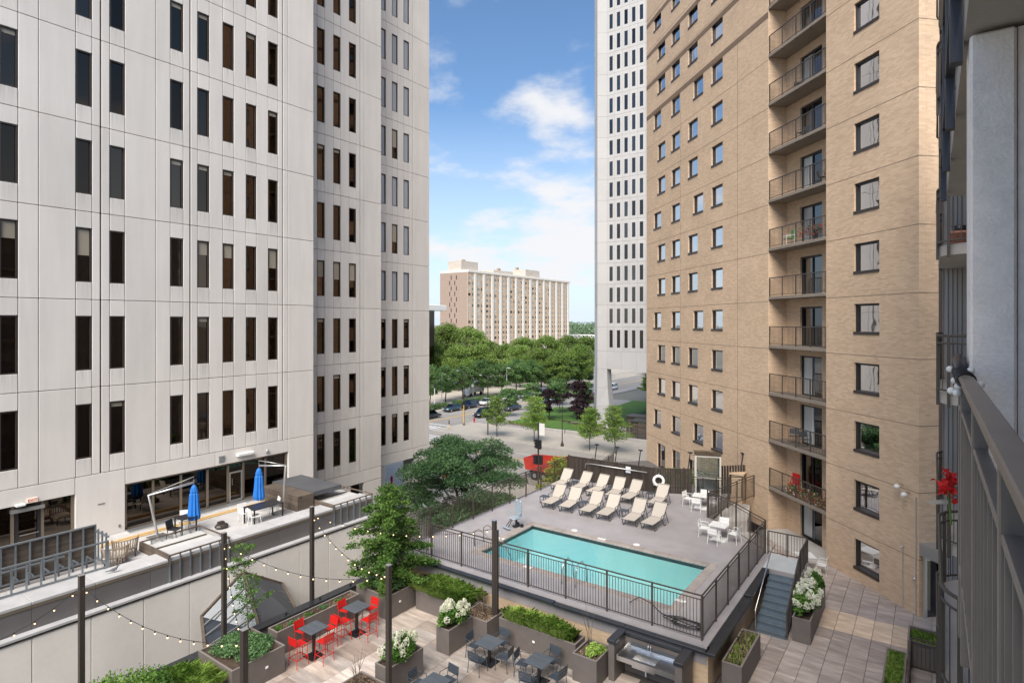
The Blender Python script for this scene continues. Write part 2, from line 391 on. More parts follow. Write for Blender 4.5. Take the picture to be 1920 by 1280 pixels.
MT['aptbrick'] = M('brown_brick_far', (.31, .235, .19), .9, var=(.5, .12), stretch=(1, 1, 3))
MT['aptwhite'] = M('pale_pilaster', (.66, .62, .56), .8)
MT['aptbrown'] = M('brown_fin', (.36, .26, .17), .8)
MT['aptspan'] = M('tan_spandrel', (.50, .42, .335), .8)
MT['tyre'] = M('tyre', (.02, .02, .02), .8)
MT['carglass'] = glassmat('car_glass', (.10, .11, .12), .05)
MT['lamp_head'] = M('lamp_head', (.55, .56, .57), .5)
MT['pigeon'] = M('pigeon_feathers', (.10, .105, .12), .7, var=(30, .4))
MT['wicker'] = M('wicker', (.30, .235, .175), .8, var=(60, .3), bump=(80, .6, .01))
MT['bulb'] = M('warm_bulb', (1.0, .66, .32), .3, emit=1.4)
MT['teal'] = M('teal_fabric', (.02, .21, .27), .8)
MT['water'] = None
m, t, p = newmat('pool_water'); MT['water'] = m
gl = nd(t, 'ShaderNodeBsdfGlossy'); gl.inputs['Roughness'].default_value = .02; gl.inputs[0].default_value = (1, 1, 1, 1)
tr = nd(t, 'ShaderNodeBsdfTransparent'); tr.inputs[0].default_value = (.84, .965, .965, 1)
fr = nd(t, 'ShaderNodeFresnel'); fr.inputs[0].default_value = 1.55
bp = nd(t, 'ShaderNodeBump'); bp.inputs['Strength'].default_value = .35; bp.inputs['Distance'].default_value = .05
t.links.new(noise(t, posvec(t), 2.2, 3), bp.inputs['Height']); t.links.new(bp.outputs[0], gl.inputs['Normal']); t.links.new(bp.outputs[0], fr.inputs['Normal'])
ms = nd(t, 'ShaderNodeMixShader'); t.links.new(fr.outputs[0], ms.inputs[0]); t.links.new(tr.outputs[0], ms.inputs[1]); t.links.new(gl.outputs[0], ms.inputs[2])
t.links.new(ms.outputs[0], t.nodes['Material Output'].inputs[0])
m, t, p = newmat('clear_glass'); MT['clear'] = m
gl = nd(t, 'ShaderNodeBsdfGlossy'); gl.inputs['Roughness'].default_value = .02
tr = nd(t, 'ShaderNodeBsdfTransparent'); tr.inputs[0].default_value = (.86, .90, .90, 1)
fr = nd(t, 'ShaderNodeFresnel'); fr.inputs[0].default_value = 1.7
ms = nd(t, 'ShaderNodeMixShader'); t.links.new(fr.outputs[0], ms.inputs[0]); t.links.new(tr.outputs[0], ms.inputs[1]); t.links.new(gl.outputs[0], ms.inputs[2])
t.links.new(ms.outputs[0], t.nodes['Material Output'].inputs[0])
m, t, p = newmat('car_paint'); MT['carpaint'] = m
oi = nd(t, 'ShaderNodeObjectInfo'); t.links.new(oi.outputs['Color'], p.inputs['Base Color']); p.inputs['Roughness'].default_value = .25; p.inputs['Coat Weight'].default_value = .6
m, t, p = newmat('terrace_paver'); MT['paver'] = m      # wood-look porcelain paver, streaks along one side
oi = nd(t, 'ShaderNodeObjectInfo')
cmb = nd(t, 'ShaderNodeCombineXYZ'); t.links.new(mul(t, oi.outputs['Random'], 40.0), cmb.inputs[0]); t.links.new(mul(t, oi.outputs['Random'], 71.0), cmb.inputs[1])
va = nd(t, 'ShaderNodeVectorMath', operation='ADD'); t.links.new(posvec(t, (.45, 2.3, 1)), va.inputs[0]); t.links.new(cmb.outputs[0], va.inputs[1])
st = noise(t, va.outputs[0], 1.5, 8, .72)
ra = nd(t, 'ShaderNodeValToRGB'); t.links.new(st, ra.inputs[0])
ra.color_ramp.elements[0].position = .30; ra.color_ramp.elements[0].color = (.18, .158, .146, 1)
ra.color_ramp.elements[1].position = .70; ra.color_ramp.elements[1].color = (.40, .37, .345, 1)
e = ra.color_ramp.elements.new(.5); e.color = (.27, .243, .222, 1)
vb = vscale(t, ra.outputs[0], mapr(t, oi.outputs['Random'], 0, 1, .85, 1.15))
mxp = nd(t, 'ShaderNodeMix', data_type='RGBA', blend_type='MULTIPLY'); mxp.inputs[0].default_value = 1.0
t.links.new(vb, mxp.inputs[6]); t.links.new(oi.outputs['Color'], mxp.inputs[7]); t.links.new(mxp.outputs[2], p.inputs['Base Color'])
p.inputs['Roughness'].default_value = .5
# ================================================================ GROUND, STREETS
ZS = -6.0
struct('ground', MB().add([(-3000,-3000,-6.12),(3000,-3000,-6.12),(3000,3000,-6.12),(-3000,3000,-6.12)], [(0,1,2,3)]), MT['earth'])
struct('cross_street', MB().box(-320, 60, 55, 73.5, -6.11, ZS), MT['asphalt'])
struct('avenue', MB().box(-82, -68.6, -120, 54.99, -6.11, ZS-.004).box(-82, -68.6, 73.51, 420, -6.11, ZS-.004), MT['asphalt2'])
struct('sidewalk', MB().box(-68.4, -14, 73.75, 84, -6.11, ZS+.13).box(-68.45, 40, 40, 54.75, -6.11, ZS+.13), MT['walk'])
struct('plaza', MB().box(-66, 20, 84.4, 128, -6.11, ZS+.14).box(-68.4, -66, 84.0, 240, -6.11, ZS+.12), MT['plaza'])
struct('park_path', MB().box(-90, -82.2, 73.8, 420, -6.11, ZS+.12).box(-90, -82.2, -100, 54.7, -6.11, ZS+.12), MT['walk'])
for a in ((-68.65,-14,73.5,73.75),(-68.45,40,54.75,55.0)): struct('kerb', MB().box(a[0], a[1], a[2], a[3], -6.11, ZS+.14, 0, .02), MT['curb'])
for a in ((-68.64,-68.4,73.8,240),(-82.25,-82.0,73.8,420),(-82.25,-82.0,-100,54.7)): struct('kerb', MB().box(a[0], a[1], a[2], a[3], -6.11, ZS+.15, 0, .02), MT['curb'])
struct('car_park', MB().box(-187, -97, 76, 330, -6.11, ZS+.02), MT['walk'])
struct('lawn', MB().prism([(-62,87.5),(-51,86),(-46.5,86.2),(-48.5,90.5),(-55,92.5),(-62,92)], 'z', -6.1, ZS+.42), MT['lawn'])
struct('lawn', MB().prism([(-62,94),(-55,94.2),(-49.5,96),(-50,104),(-60,110),(-65,108)], 'z', -6.1, ZS+.4), MT['lawn'])
struct('lawn', MB().prism([(-46.5,97.5),(-30,97.5),(-30,127),(-56,127),(-54,104)], 'z', -6.1, ZS+.38), MT['lawn'])
struct('verge', MB().box(-97, -90.2, 73.8, 420, -6.11, ZS+.16).box(-97, -90.2, -100, 54.7, -6.11, ZS+.16), MT['walk'])
struct('road_marking', MB().box(-75.7, -75.55, 74, 400, ZS, ZS+.006).box(-75.4, -75.25, 74, 400, ZS, ZS+.006), MT['yellow'])
mk = MB()
for k in range(7): mk.box(-67.6+k*.0, -63.4, 67.3+k*.95-2.6, 67.75+k*.95-2.6, ZS+.004, ZS+.008) if k > 2 else None
for k in range(12): mk.box(-81.4+k*1.1, -80.8+k*1.1, 74.6, 77.4, ZS+.002, ZS+.006)
mk.box(-61.1, -60.6, 64.4, 71.3, ZS+.004, ZS+.008)
mk.box(-75.2, -69, 78.6, 79.05, ZS+.002, ZS+.006)
mk.box(-60.5, 20, 67.9, 68.02, ZS+.004, ZS+.008).box(-60.5, 20, 61.2, 61.32, ZS+.004, ZS+.008)
struct('road_marking', mk, MT['lines'])
struct('road_marking', MB().box(-60.5, 20, 64.55, 64.68, ZS+.004, ZS+.008).box(-60.5, 20, 64.85, 64.98, ZS+.004, ZS+.008), MT['yellow'])
for k, (x0, x1, y0) in enumerate(((-53.5,-49,84.0),(-49,-44,84.2),(-44,-30,84.0))):
    tag(MB().box(x0, x1-.1, y0, y0+.38, -6.1, ZS+.62, 0, .03).build('plaza_wall', MT['conc']), 'low concrete retaining wall along the plaza, '+['left', 'middle', 'right'][k]+' length', 'wall', 'low walls edging the plaza')

# ================================================================ LEFT OFFICE BUILDING
LB = thing('office_building', 'white precast office building with narrow dark windows, left side', 'building', (-31, 18, -6))
core = MB()
XA, XB_, XC = -28.65, -31.43, -33.83
TOP = 46.0
core.box(-60, XA-.15, -6, 20.96, 5.15, TOP).box(-60, XA-.45, -6, 20.93, -6, 5.15)
core.box(-60, XB_-.15, 20.97, 28.55, 1.35, TOP).box(-60, XB_-3.0, 20.97, 28.5, -6, 1.35)
core.box(-52, XC-.15, 28.56, 35.9, 1.45, TOP)
core.build('core', MT['joint'], LB, world=True)
JZ = [5.82+3.652*k for k in range(-1, 11)]
npan = [0]; extra = MB()
def panel(X, y0, y1, z0, z1, g=.012, th=.16, mat='panel'):
    """one precast panel whose outer face lies at x = X"""
    y0 += g; y1 -= g; z0 += g; z1 -= g
    if npan[0] < 300 and z0 < 38:
        pbox('panel', X-th, X, y0, y1, z0, z1, MT[mat], LB, .012); npan[0] += 1
    else: extra.box(X-th, X, y0, y1, z0, z1, 0, .012)
_wm = {}
def lb_window(X, y0, y1, z0, z1, blind):  # blind: covered share of the height; above .9 it paints reflected sky
    w_, h_ = y1-y0, z1-z0; k = (round(w_, 2), round(h_, 2))
    if k not in _wm:
        f = MB(); t_ = .05
        f.box(-.15, -.03, -w_/2, -w_/2+t_, -h_/2, h_/2).box(-.15, -.03, w_/2-t_, w_/2, -h_/2, h_/2)
        f.box(-.15, -.031, -w_/2+t_, w_/2-t_, h_/2-t_, h_/2).box(-.15, -.025, -w_/2+t_, w_/2-t_, -h_/2, -h_/2+t_)
        g = MB().add([(-.11,-w_/2+t_,-h_/2+t_),(-.11,w_/2-t_,-h_/2+t_),(-.11,w_/2-t_,h_/2-t_),(-.11,-w_/2+t_,h_/2-t_)], [(0,1,2,3)])
        _wm[k] = (f.mesh('window_frame', MT['bronze']), g.mesh('pane', MT['glass_dk']))
    fm, gm = _wm[k]
    o = put('window', fm, LB, (X, (y0+y1)/2, (z0+z1)/2), world=True)
    put('pane', gm, o)
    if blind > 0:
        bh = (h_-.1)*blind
        put('blind', boxmesh(.012, w_-.13, bh, MT['sky_reflection' if blind > .9 else 'blind']), o, (-.098, 0, h_/2-.06-bh/2))  # full-height sheet is a painted sky reflection, shorter ones are blinds
def strips(X, S, floors, blinds_or_reflections):
    """S: list of (y0, y1, is_window, reveal_after)"""
    for fi in floors:
        za, zb = JZ[fi], JZ[fi+1]
        for (y0, y1, win, rev) in S:
            ye = y1-(.045 if rev else 0)
            if not win: panel(X, y0, ye, za, zb)
            else:
                wz0, wz1 = za+.73, za+2.96
                panel(X, y0, y1, za, wz0, mat='panel_stain'); panel(X, y0, y1, wz1, zb)
                lb_window(X, y0+.012, y1-.012, wz0-.01, wz1+.01, blinds_or_reflections(fi, y0))
rb = random.Random(3)
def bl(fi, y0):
    if y0 > 30 and fi > 2: return 1.0 if rb.random() < .85 else .6  # full height here paints reflected sky over the upper rear windows
    if fi == 3: return rb.choice([0, .28, .45, .5, .3])
    return rb.choice([0, 0, 0, 0, 0, .08, .08, 0])
SA = [(4.6,5.8,0,0),(5.8,7.05,0,0),(7.05,7.62,1,0),(7.62,8.26,0,0),(8.26,9.5,0,0),(9.5,10.08,1,0),(10.08,10.42,0,1),(10.42,10.73,0,0),(10.73,11.32,1,0),
      (11.32,12.57,0,0),(12.57,13.2,0,0),(13.2,13.78,1,0),(13.78,14.12,0,1),(14.12,14.44,0,0),(14.44,15.01,1,0),(15.01,15.68,0,0),(15.68,16.25,1,0),
      (16.25,16.9,0,0),(16.9,17.47,1,0),(17.47,18.14,0,0),(18.14,18.71,1,0),(18.71,19.02,0,1),(19.02,19.32,0,0),(19.32,20.96,0,0)]
strips(XA, SA, range(1, 8), bl)
SB = [(22.9,23.25,0,0),(23.25,23.83,1,0),(23.83,24.49,0,0),(24.49,25.07,1,0),(25.07,25.75,0,0),(25.75,26.34,1,0),(26.34,26.7,0,1),(26.7,27.0,0,0),(27.0,28.55,0,0)]
strips(XB_, SB, range(0, 10), bl)
SCc = [(30.2,30.62,0,0),(30.62,31.2,1,0),(31.2,31.83,0,0),(31.83,32.42,1,0),(32.42,33.06,0,0),(33.06,33.65,1,0),(33.65,34.05,0,1),(34.05,34.32,0,0),(34.32,35.96,0,0)]
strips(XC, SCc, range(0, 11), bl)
for z0, z1 in zip(JZ[1:], JZ[2:]): extra.box(XA-.16, XA, -5.9, 4.58, z0+.012, z1-.012)
for z0, z1 in zip(JZ[:-1], JZ[1:]):
    extra.box(XB_-.16, XB_, 20.99, 22.89, z0+.012, z1-.012).box(XC-.16, XC, 28.58, 30.19, z0+.012, z1-.012)
for z0, z1 in zip(JZ[8:-1], JZ[9:]): extra.box(XA-.16, XA, 4.6, 20.95, z0+.012, z1-.012)
# patio storey of the front section
panel(XA, 4.6, 9.48, 5.13, 5.82); panel(XA, 9.48, 11.33, 2.9, 5.82); panel(XA, 11.33, 15.3, 5.13, 5.82); panel(XA, 15.3, 19.34, 5.13, 5.82); panel(XA, 19.34, 20.96, 2.9, 5.82)
# lower bands of the stepped-back sections
panel(XB_, 20.97, 27.0, 1.35, 2.16+.0); panel(XB_, 27.0, 28.55, -2.4, 1.33); panel(XB_, 27.0, 28.55, -6, -2.4); panel(XB_, 27.0, 28.55, 1.35, 2.16)
panel(XB_, 20.97, 25.9, -6, 1.33)
panel(XC, 28.56, 34.3, 1.37, 2.16); panel(XC, 34.32, 35.96, -2.4, 2.16); panel(XC, 34.32, 35.96, -6, -2.4)
e = extra.build('upper_panels', MT['panel'], LB, world=True); e['kind'] = 'stuff'
MB().box(-35.2, XC-.17, 34.34, 35.9, -6, 1.44).box(-35.6, XC+.0, 28.6, 31.15, -6, 1.35).build('pillar', MT['soffit'], LB, world=True)
MB().box(-52, XC-.17, 28.56, 35.9, 1.38, 1.44).build('soffit', MT['soffit'], LB, world=True)
MB().box(-48, -46.5, 34.2, 35.8, -6, 1.4).build('pillar', MT['soffit'], LB, world=True)
MB().box(-60, XA-.3, -6, 20.9, TOP, TOP+.5).box(-60, XB_-.2, 20.9, 28.5, TOP, TOP+.5).box(-52, XC-.2, 28.5, 35.9, TOP, TOP+.5).build('roof', MT['conc'], LB, world=True)
# storefronts on the patio
def mull(y, z0=3.16, z1=5.13, w_=.09): pbox('mullion', XA-.26, XA-.12, y-w_/2, y+w_/2, z0, z1, MT['bronze2'], LB)
for y in (11.4, 12.52, 13.74, 14.99, 16.02, 16.83, 18.06, 19.27): mull(y)
MB().box(XA-.26, XA-.12, 11.36, 16.0, 3.12, 3.2).box(XA-.26, XA-.12, 16.85, 19.3, 3.12, 3.2).box(XA-.26, XA-.12, 11.36, 19.3, 5.05, 5.13).build('storefront_frame', MT['bronze2'], LB, world=True)
for a, b in ((11.45,12.47),(12.57,13.69),(13.79,14.94),(15.04,15.97),(16.07,16.78),(16.88,18.01),(18.11,19.22)):
    pbox('pane', XA-.21, XA-.19, a, b, 3.2, 5.05, MT['glass_patio'], LB)
d = MB().box(XA-.17, XA-.12, 16.08, 16.14, 3.14, 4.65).box(XA-.17, XA-.12, 16.71, 16.77, 3.14, 4.65).box(XA-.17, XA-.12, 16.14, 16.71, 4.58, 4.65).box(XA-.17, XA-.12, 16.14, 16.71, 3.14, 3.24).build('door', MT['alum'], LB, world=True)
MB().bar((XA-.08, 16.2, 4.0), (XA-.08, 16.2, 4.35), .03, .03).build('door_handle', MT['steel'], d, world=True)
for y in (5.6, 7.48, 8.42, 9.43): mull(y, 3.0, 5.13, .1)
for a, b in ((4.7,5.55),(5.65,7.43),(7.53,8.37),(8.47,9.38)): pbox('pane', XA-.21, XA-.19, a, b, 3.1, 5.1, MT['glass_patio'], LB)
MB().box(XA-.22, XA+.02, 7.4, 8.46, 4.86, 4.99).build('door_head', MT['alum'], LB, world=True)
d = MB().box(XA-.17, XA-.12, 7.56, 7.66, 3.05, 4.85).box(XA-.17, XA-.12, 8.26, 8.36, 3.05, 4.85).box(XA-.17, XA-.12, 7.66, 8.26, 3.05, 3.2).build('door', MT['black'], LB, world=True)
MB().bar((XA-.07, 7.68, 3.95), (XA-.07, 8.28, 3.95), .03, .03).build('push_bar', MT['steel'], d, world=True)
def fixture(nm, y0, y1, z0, z1, dep, mat, label, cat):
    o = MB().box(XA+.004, XA+dep, y0, y1, z0, z1, 0, .03).build(nm, mat); return tag(o, label, cat)
fixture('wall_light', 16.35, 17.25, 5.42, 5.58, .22, MT['white'], 'long white wall light above the patio storefront door', 'light')
fixture('wall_light', 7.5, 7.82, 5.12, 5.22, .2, MT['white'], 'small white wall light beside the exit sign', 'light')
v = MB().box(XA+.004, XA+.05, 15.45, 15.75, 5.3, 5.6)
for k in range(5): v.box(XA+.05, XA+.07, 15.47, 15.73, 5.33+k*.052, 5.355+k*.052)
tag(v.build('wall_vent', MT['alum']), 'square louvred vent on the white wall above the storefront', 'vent')
fixture('floodlight', 17.95, 18.1, 5.35, 5.5, .16, MT['alum'], 'tiny round floodlight right of the long wall light', 'light')
fixture('wall_outlet', 11.05, 11.13, 3.35, 3.47, .05, MT['bronze2'], 'small outlet box low on the white pier', 'outlet')
fixture('wall_vent', 10.28, 10.55, 4.5, 4.54, .02, MT['bronze2'], 'narrow dark slot vent on the white pier', 'vent')
sg = thing('exit_sign', 'small lit red EXIT sign above the left patio door', 'sign', (XA, 8.05, 5.26))
MB().box(.004, .06, -.17, .17, -.085, .085, 0, .01).build('sign_box', M('exit_sign_face', (.72, .55, .45), .5, emit=.15), sg)
def text_mesh(body, size, mat, ext=.003):
    cu = bpy.data.curves.new('lettering', 'FONT'); cu.body = body; cu.size = size; cu.extrude = ext; cu.align_x = 'CENTER'; cu.align_y = 'CENTER'
    o = bpy.data.objects.new('lettering', cu); C.objects.link(o)
    dg = bpy.context.evaluated_depsgraph_get(); me = bpy.data.meshes.new_from_object(o.evaluated_get(dg))
    bpy.data.objects.remove(o); me.materials.clear(); me.materials.append(mat); return me
o = put('lettering', text_mesh('EXIT', .15, MT['red']), sg, (.065, 0, 0)); o.rotation_euler = (PI/2, 0, PI/2)

# ================================================================ PODIUM WITH ROOF PATIO
struct('patio_floor', MB().box(-28.9, -24.32, -6, 21.0, 2.6, 3.06), MT['conc'])
pf = [o for o in C.objects if o.name.startswith('patio_floor')][0]
pm = M('patio_paver', (.47, .46, .45), .8, var=(1.5, .09), rnd=.10)
for i in range(7):
    for j in range(26):
        x0 = -28.62+i*.612; y0 = 4.6+j*.612
        pbox('paver', x0+.004, x0+.608, y0+.004, y0+.608, 3.03, 3.10+(.004 if (i*7+j*3) % 5 == 0 else 0), pm, pf, .006)
PW = thing('podium_wall', 'white panelled podium wall with grey parapet below the roof patio', 'wall', (-23.5, 12, -6))
MB().box(-24.3, -23.42, -6, 20.7, -6, 3.2).box(-24.3, -23.22, -6, 20.7, -6, 2.26).build('core', MT['joint'], PW, world=True)
capm = M('parapet_cap', (.42, .42, .425), .6, var=(2, .12), rnd=.05)
for k in range(14):
    y0 = -4.0+k*1.76
    pbox('parapet_cap', -24.34, -23.35, y0+.005, y0+1.755, 3.2, 3.3, capm, PW, .01)
    pbox('fascia_panel', -23.44, -23.37, y0+.004, y0+1.756, 2.42, 3.198, MT['fascia'], PW, .006)
    pbox('fascia_trim', -23.37, -23.352, y0+.004, y0+1.756, 3.1, 3.2, MT['bronze2'], PW)
MB().box(-23.37, -23.06, -6, 20.7, 2.34, 2.415).build('ledge', capm, PW, world=True)
MB().box(-23.2, -23.08, -6, 20.7, 2.27, 2.338).build('ledge_trim', MT['bronze'], PW, world=True)
wj = [3.3, 4.9, 6.5, 8.11, 9.74, 11.35, 12.95, 14.6, 16.17, 17.75, 19.33, 20.7]
wpm = M('podium_panel', (.70, .665, .62), .8, var=(.7, .06), var2=(6, .03), bump=(70, .15, .004), rnd=.03)
for a, b in zip(wj, wj[1:]): pbox('panel', -23.24, -23.12, a+.012, b-.012, -6, 2.269, wpm, PW, .008)

# ================================================================ BRICK APARTMENT TOWER (local: x along the face, -y outwards is out of the wall)
BT = thing('apartment_tower', 'tan brick apartment tower with recessed balconies behind the pool', 'building', (-.45, 29.8, 0), R(135))
# local +x runs along the long face away from the camera side, local +y points out of the face towards the pool
def zrow(k): return 13.05+(2.843*k if k > 0 else 2.77*k)          # top of a window row
def zfl(k): return 10.68+(2.843*k if k > 0 else 2.763*k)          # underside of a balcony slab
KT = 13; ZT = zrow(KT)+1.6
SL, SR0, SR1 = 28.8, 5.57, 10.5
DEP = 22.0
def wall_grid(x0, x1, holes, z0, z1):
    """front wall sheet y in [-.35, 0] with rectangular window openings; built as boxes between the openings"""
    mb = MB()
    xs = sorted({x0, x1} | {h[0] for h in holes} | {h[1] for h in holes}); zs = sorted({z0, z1} | {h[2] for h in holes} | {h[3] for h in holes})
    def inside(cx, cz): return any(h[0] < cx < h[1] and h[2] < cz < h[3] for h in holes)
    for zi in range(len(zs)-1):
        run = None
        for xi in range(len(xs)-1):
            cx, cz = (xs[xi]+xs[xi+1])/2, (zs[zi]+zs[zi+1])/2
            if inside(cx, cz):
                if run is not None: mb.box(run, xs[xi], -.35, 0, zs[zi], zs[zi+1]); run = None
            elif run is None: run = xs[xi]
        if run is not None: mb.box(run, x1, -.35, 0, zs[zi], zs[zi+1])
    return mb
WH = 1.44
LW, RW = [], []
for k in range(-4, KT+1):
    zt = zrow(k)
    RW.append((2.11, 3.65, zt-WH, zt, k))
    a, b = ((18.4, 19.92), (25.7, 27.2)) if k % 3 == 0 else ((19.23, 20.74), (24.87, 26.39))
    if k >= -3:
        for q in ((15.69, 17.2), a, (22.16, 23.66), b): LW.append((q[0], q[1], zt-WH, zt, k))
LW.append((24.9, 26.5, -1.2, 1.95, -9)); LW.append((22.16, 23.6, .3, 2.0, -4)); LW.append((19.3, 20.7, .4, 1.9, -4))
wall_grid(SR1, SL, [h[:4] for h in LW], -6.05, ZT).build('wall', MT['brick'], BT)
wall_grid(0, SR0, [h[:4] for h in RW], -6.05, ZT).build('wall', MT['brick'], BT)
MB().box(.01, SL-.01, -DEP, -1.62, -6.0, ZT).box(.01, SR0-.3, -1.62, -.36, -6, ZT).box(SR1+.3, SL-.01, -1.62, -.36, -6, ZT).build('core', MT['joint'], BT)
MB().box(-.004, SR0, -DEP, -.352, -6, ZT).build('wall', MT['brick'], BT)                      # end wall facing right
MB().box(SR1-.002, SR1+.35, -1.6, -.352, -6, ZT).box(SR0-.35, SR0+.002, -1.6, -.352, -6, ZT).build('recess_side_wall', MT['brick'], BT)
RB = wall_grid(SR0, SR1, [(7.45, 9.28, zfl(k)+.12, zfl(k)+2.38) for k in range(-4, KT+1)], -6, ZT)
o = RB.build('recess_wall', MT['brick'], BT); o.location = (0, -1.2, 0)
MB().box(SL, SL+.02, -DEP, 0, -6, ZT).build('wall', MT['brick'], BT)
MB().box(-.1, SL+.1, -DEP, .06, ZT, ZT+.4).build('roof', MT['conc'], BT)
for k in range(6): pbox('brick_band', SR1+.002, SL-.002, .0, .012, 30.12+2.72*k, 30.48+2.72*k, MT['brickdk'], BT, world=False) if 30.48+2.72*k < ZT else None
jm = M('control_joint', (.20, .15, .105), .9)
jl = MB()
for k in range(-4, KT+1):
    jz = zrow(k)+.36
    jl.box(SR1, SL, 0, .004, jz-.014, jz+.014).box(0, SR0, 0, .004, jz-.014, jz+.014).box(-.008, -.004, -DEP, 0, jz-.014, jz+.014)
jl.box(13.82, 13.85, 0, .005, -1, 30.1).box(22.05, 22.08, 0, .0045, -1, 30.1)
jl.build('control_joints', jm, BT)
_tw = {}
def tw_window(x0, x1, z0, z1, curtain=0.0, door=False, y=0.0, glass='glass_tw'):
    w_, h_ = x1-x0, z1-z0; k = (round(w_, 2), round(h_, 2), door, glass)
    if k not in _tw:
        f = MB(); t_ = .10; a = -.26; b = -.10
        f.box(-w_/2, -w_/2+t_, a, b, -h_/2, h_/2).box(w_/2-t_, w_/2, a, b, -h_/2, h_/2).box(-w_/2+t_, w_/2-t_, a, b-.002, h_/2-t_, h_/2).box(-w_/2+t_, w_/2-t_, a, b-.002, -h_/2, -h_/2+t_)
        g = MB().add([(-w_/2+t_,-.19,-h_/2+t_),(w_/2-t_,-.19,-h_/2+t_),(w_/2-t_,-.19,h_/2-t_),(-w_/2+t_,-.19,h_/2-t_)], [(3,2,1,0)])
        _tw[k] = (f.mesh('window_frame', MT['black']), g.mesh('pane', MT[glass]), MB().box(-w_/2-.01, w_/2+.01, -.2, .04, -h_/2-.0, -h_/2+.13).mesh('sill', MT['bronze']))
    fm, gm, sm = _tw[k]
    o = put('sliding_door' if door else 'window', fm, BT, ((x0+x1)/2, y, (z0+z1)/2))
    put('pane', gm, o)
    if not door: put('sill', sm, o)
    if curtain: put('curtain', boxmesh(w_*curtain, .012, h_-.2, MT['curtain']), o, ((.5-curtain/2)*(w_-.2), -.178, 0))
    if door: put('door_stile', boxmesh(.07, .06, h_-.1, MT['black' if random.random() < .6 else 'white']), o, (.02, -.165, 0))
    return o
for h in LW+RW: tw_window(*h[:4])
rt = random.Random(11)
for k in range(-4, KT+1):
    z = zfl(k)
    tw_window(7.45, 9.28, z+.12 if k > -4 else .05, z+2.38, rt.choice([0, .45, .45, .5, 0]), True, -1.2, 'glass_door')
    if k == -4: continue
    s = MB().box(SR0+.01, SR1-.01, -1.18, 0, z, z+.17, 0, .01).build('balcony_slab', MT['slab'], BT)
    r_ = MB().box(SR0+.03, SR1-.03, -.06, -.02, z+1.23, z+1.28).box(SR0+.03, SR1-.03, -.06, -.03, z+.24, z+.27)
    for q in range(5): xx = SR0+.06+q*(SR1-SR0-.12)/4; r_.box(xx-.022, xx+.022, -.065, -.015, z-.06, z+1.23)
    r_.build('balcony_rail', MT['railtower'], s)
    pk = MB(); nq = 42
    for q in range(nq): xx = SR0+.08+q*(SR1-SR0-.16)/(nq-1); pk.box(xx-.007, xx+.007, -.05, -.036, z+.27, z+1.23)
    pk = pk.build('picket_row', MT['railtower'], s); pk['kind'] = 'stuff'
# entrance in the end wall
MB().box(-.6, -.3, -3.6, -.9, 0, 2.9).build('entrance_canopy', MT['alum'], BT)
# ================================================================ WHITE OFFICE TOWER (centre)
WT = thing('office_tower', 'tall white office tower on a corner pier beyond the plaza', 'building', (-40, 95, -6))
px0, py0 = -47.15, 92.05
wtp = M('tower_precast', (.41, .40, .39), .75, var=(.3, .05), rnd=.04)
wts = MB().box(-45.8, -14, 93.12, 122, 4.2, 92).box(-48.3, -45.8, 93.6, 122, 4.2, 92)
wts.build('core', MT['joint'], WT, world=True)
wcols = [-45.34+1.385*i for i in range(14)]; ww = .62
ztops = [10.91]+[14.57+3.61*k for k in range(0, 21)]; hts = [3.0]+[2.47]*21
edges = [-45.8]+[(wcols[i]+ww+wcols[i+1])/2 for i in range(13)]+[-26.6]
wpn = 0; wte = MB(); wglass = MB().add([(-ww/2,0,-.5),(ww/2,0,-.5),(ww/2,0,.5),(-ww/2,0,.5)], [(0,1,2,3)]).mesh('pane', MT['glass_wt'])
zb = [7.26]+[ztops[i]+(.62 if i else .55) for i in range(len(ztops))]
for r_ in range(len(ztops)):
    for c_ in range(14):
        x0, x1 = edges[c_], edges[c_+1]; a = wcols[c_]; z0, z1 = zb[r_]+.015, zb[r_+1]-.015; wt_, wb_ = ztops[r_], ztops[r_]-hts[r_]
        mb = MB().box(x0+.01, a, 93.0, 93.12, z0, z1).box(a+ww, x1-.01, 93.0, 93.12, z0, z1).box(a, a+ww, 93.0, 93.12, wt_, z1).box(a, a+ww, 93.0, 93.12, z0, wb_)
        if c_ < 6 and r_ < 17 and wpn < 300: mb.build('panel', wtp, WT, world=True); wpn += 1
        else: wte.add(mb.v, mb.f)
        put('window', wglass, WT, (a+ww/2, 93.09, (wt_+wb_)/2), world=True, scale=(1, 1, wt_-wb_)) if c_ < 8 else None
for i in range(5): pbox('panel', -45.79+i*2.7, -45.81+(i+1)*2.7, 93.0, 93.12, 4.2, 7.25, wtp, WT)
o = wte.build('far_panels', wtp, WT, world=True); o['kind'] = 'stuff'
zz = [-5.9, -2.2, 1.0, 4.2, 7.26]+zb[1:]
for a, b in zip(zz, zz[1:]):
    fl0 = 1.1*max(0, (4.2-a)/10.1)**1.5 if a < 4.2 else 0; fl1 = 1.1*max(0, (4.2-b)/10.1)**1.5 if b < 4.2 else 0
    def ring(z, f_): return [(-48.55-f_*.2, 93.7, z), (px0-f_*.2, py0-f_*.3, z), (-45.8+f_*.9, 93.0-f_*.3+(-.02), z), (-45.8+f_*.9, 94.6, z), (-48.55, 94.6, z)]
    A_ = ring(a+.012, fl0); B_ = ring(b-.012, fl1)
    MB().add(A_+B_, [(0,1,6,5),(1,2,7,6),(2,3,8,7),(3,4,9,8),(4,0,5,9),(5,6,7,8,9),(4,3,2,1,0)]).build('pier_block', wtp, WT, world=True)
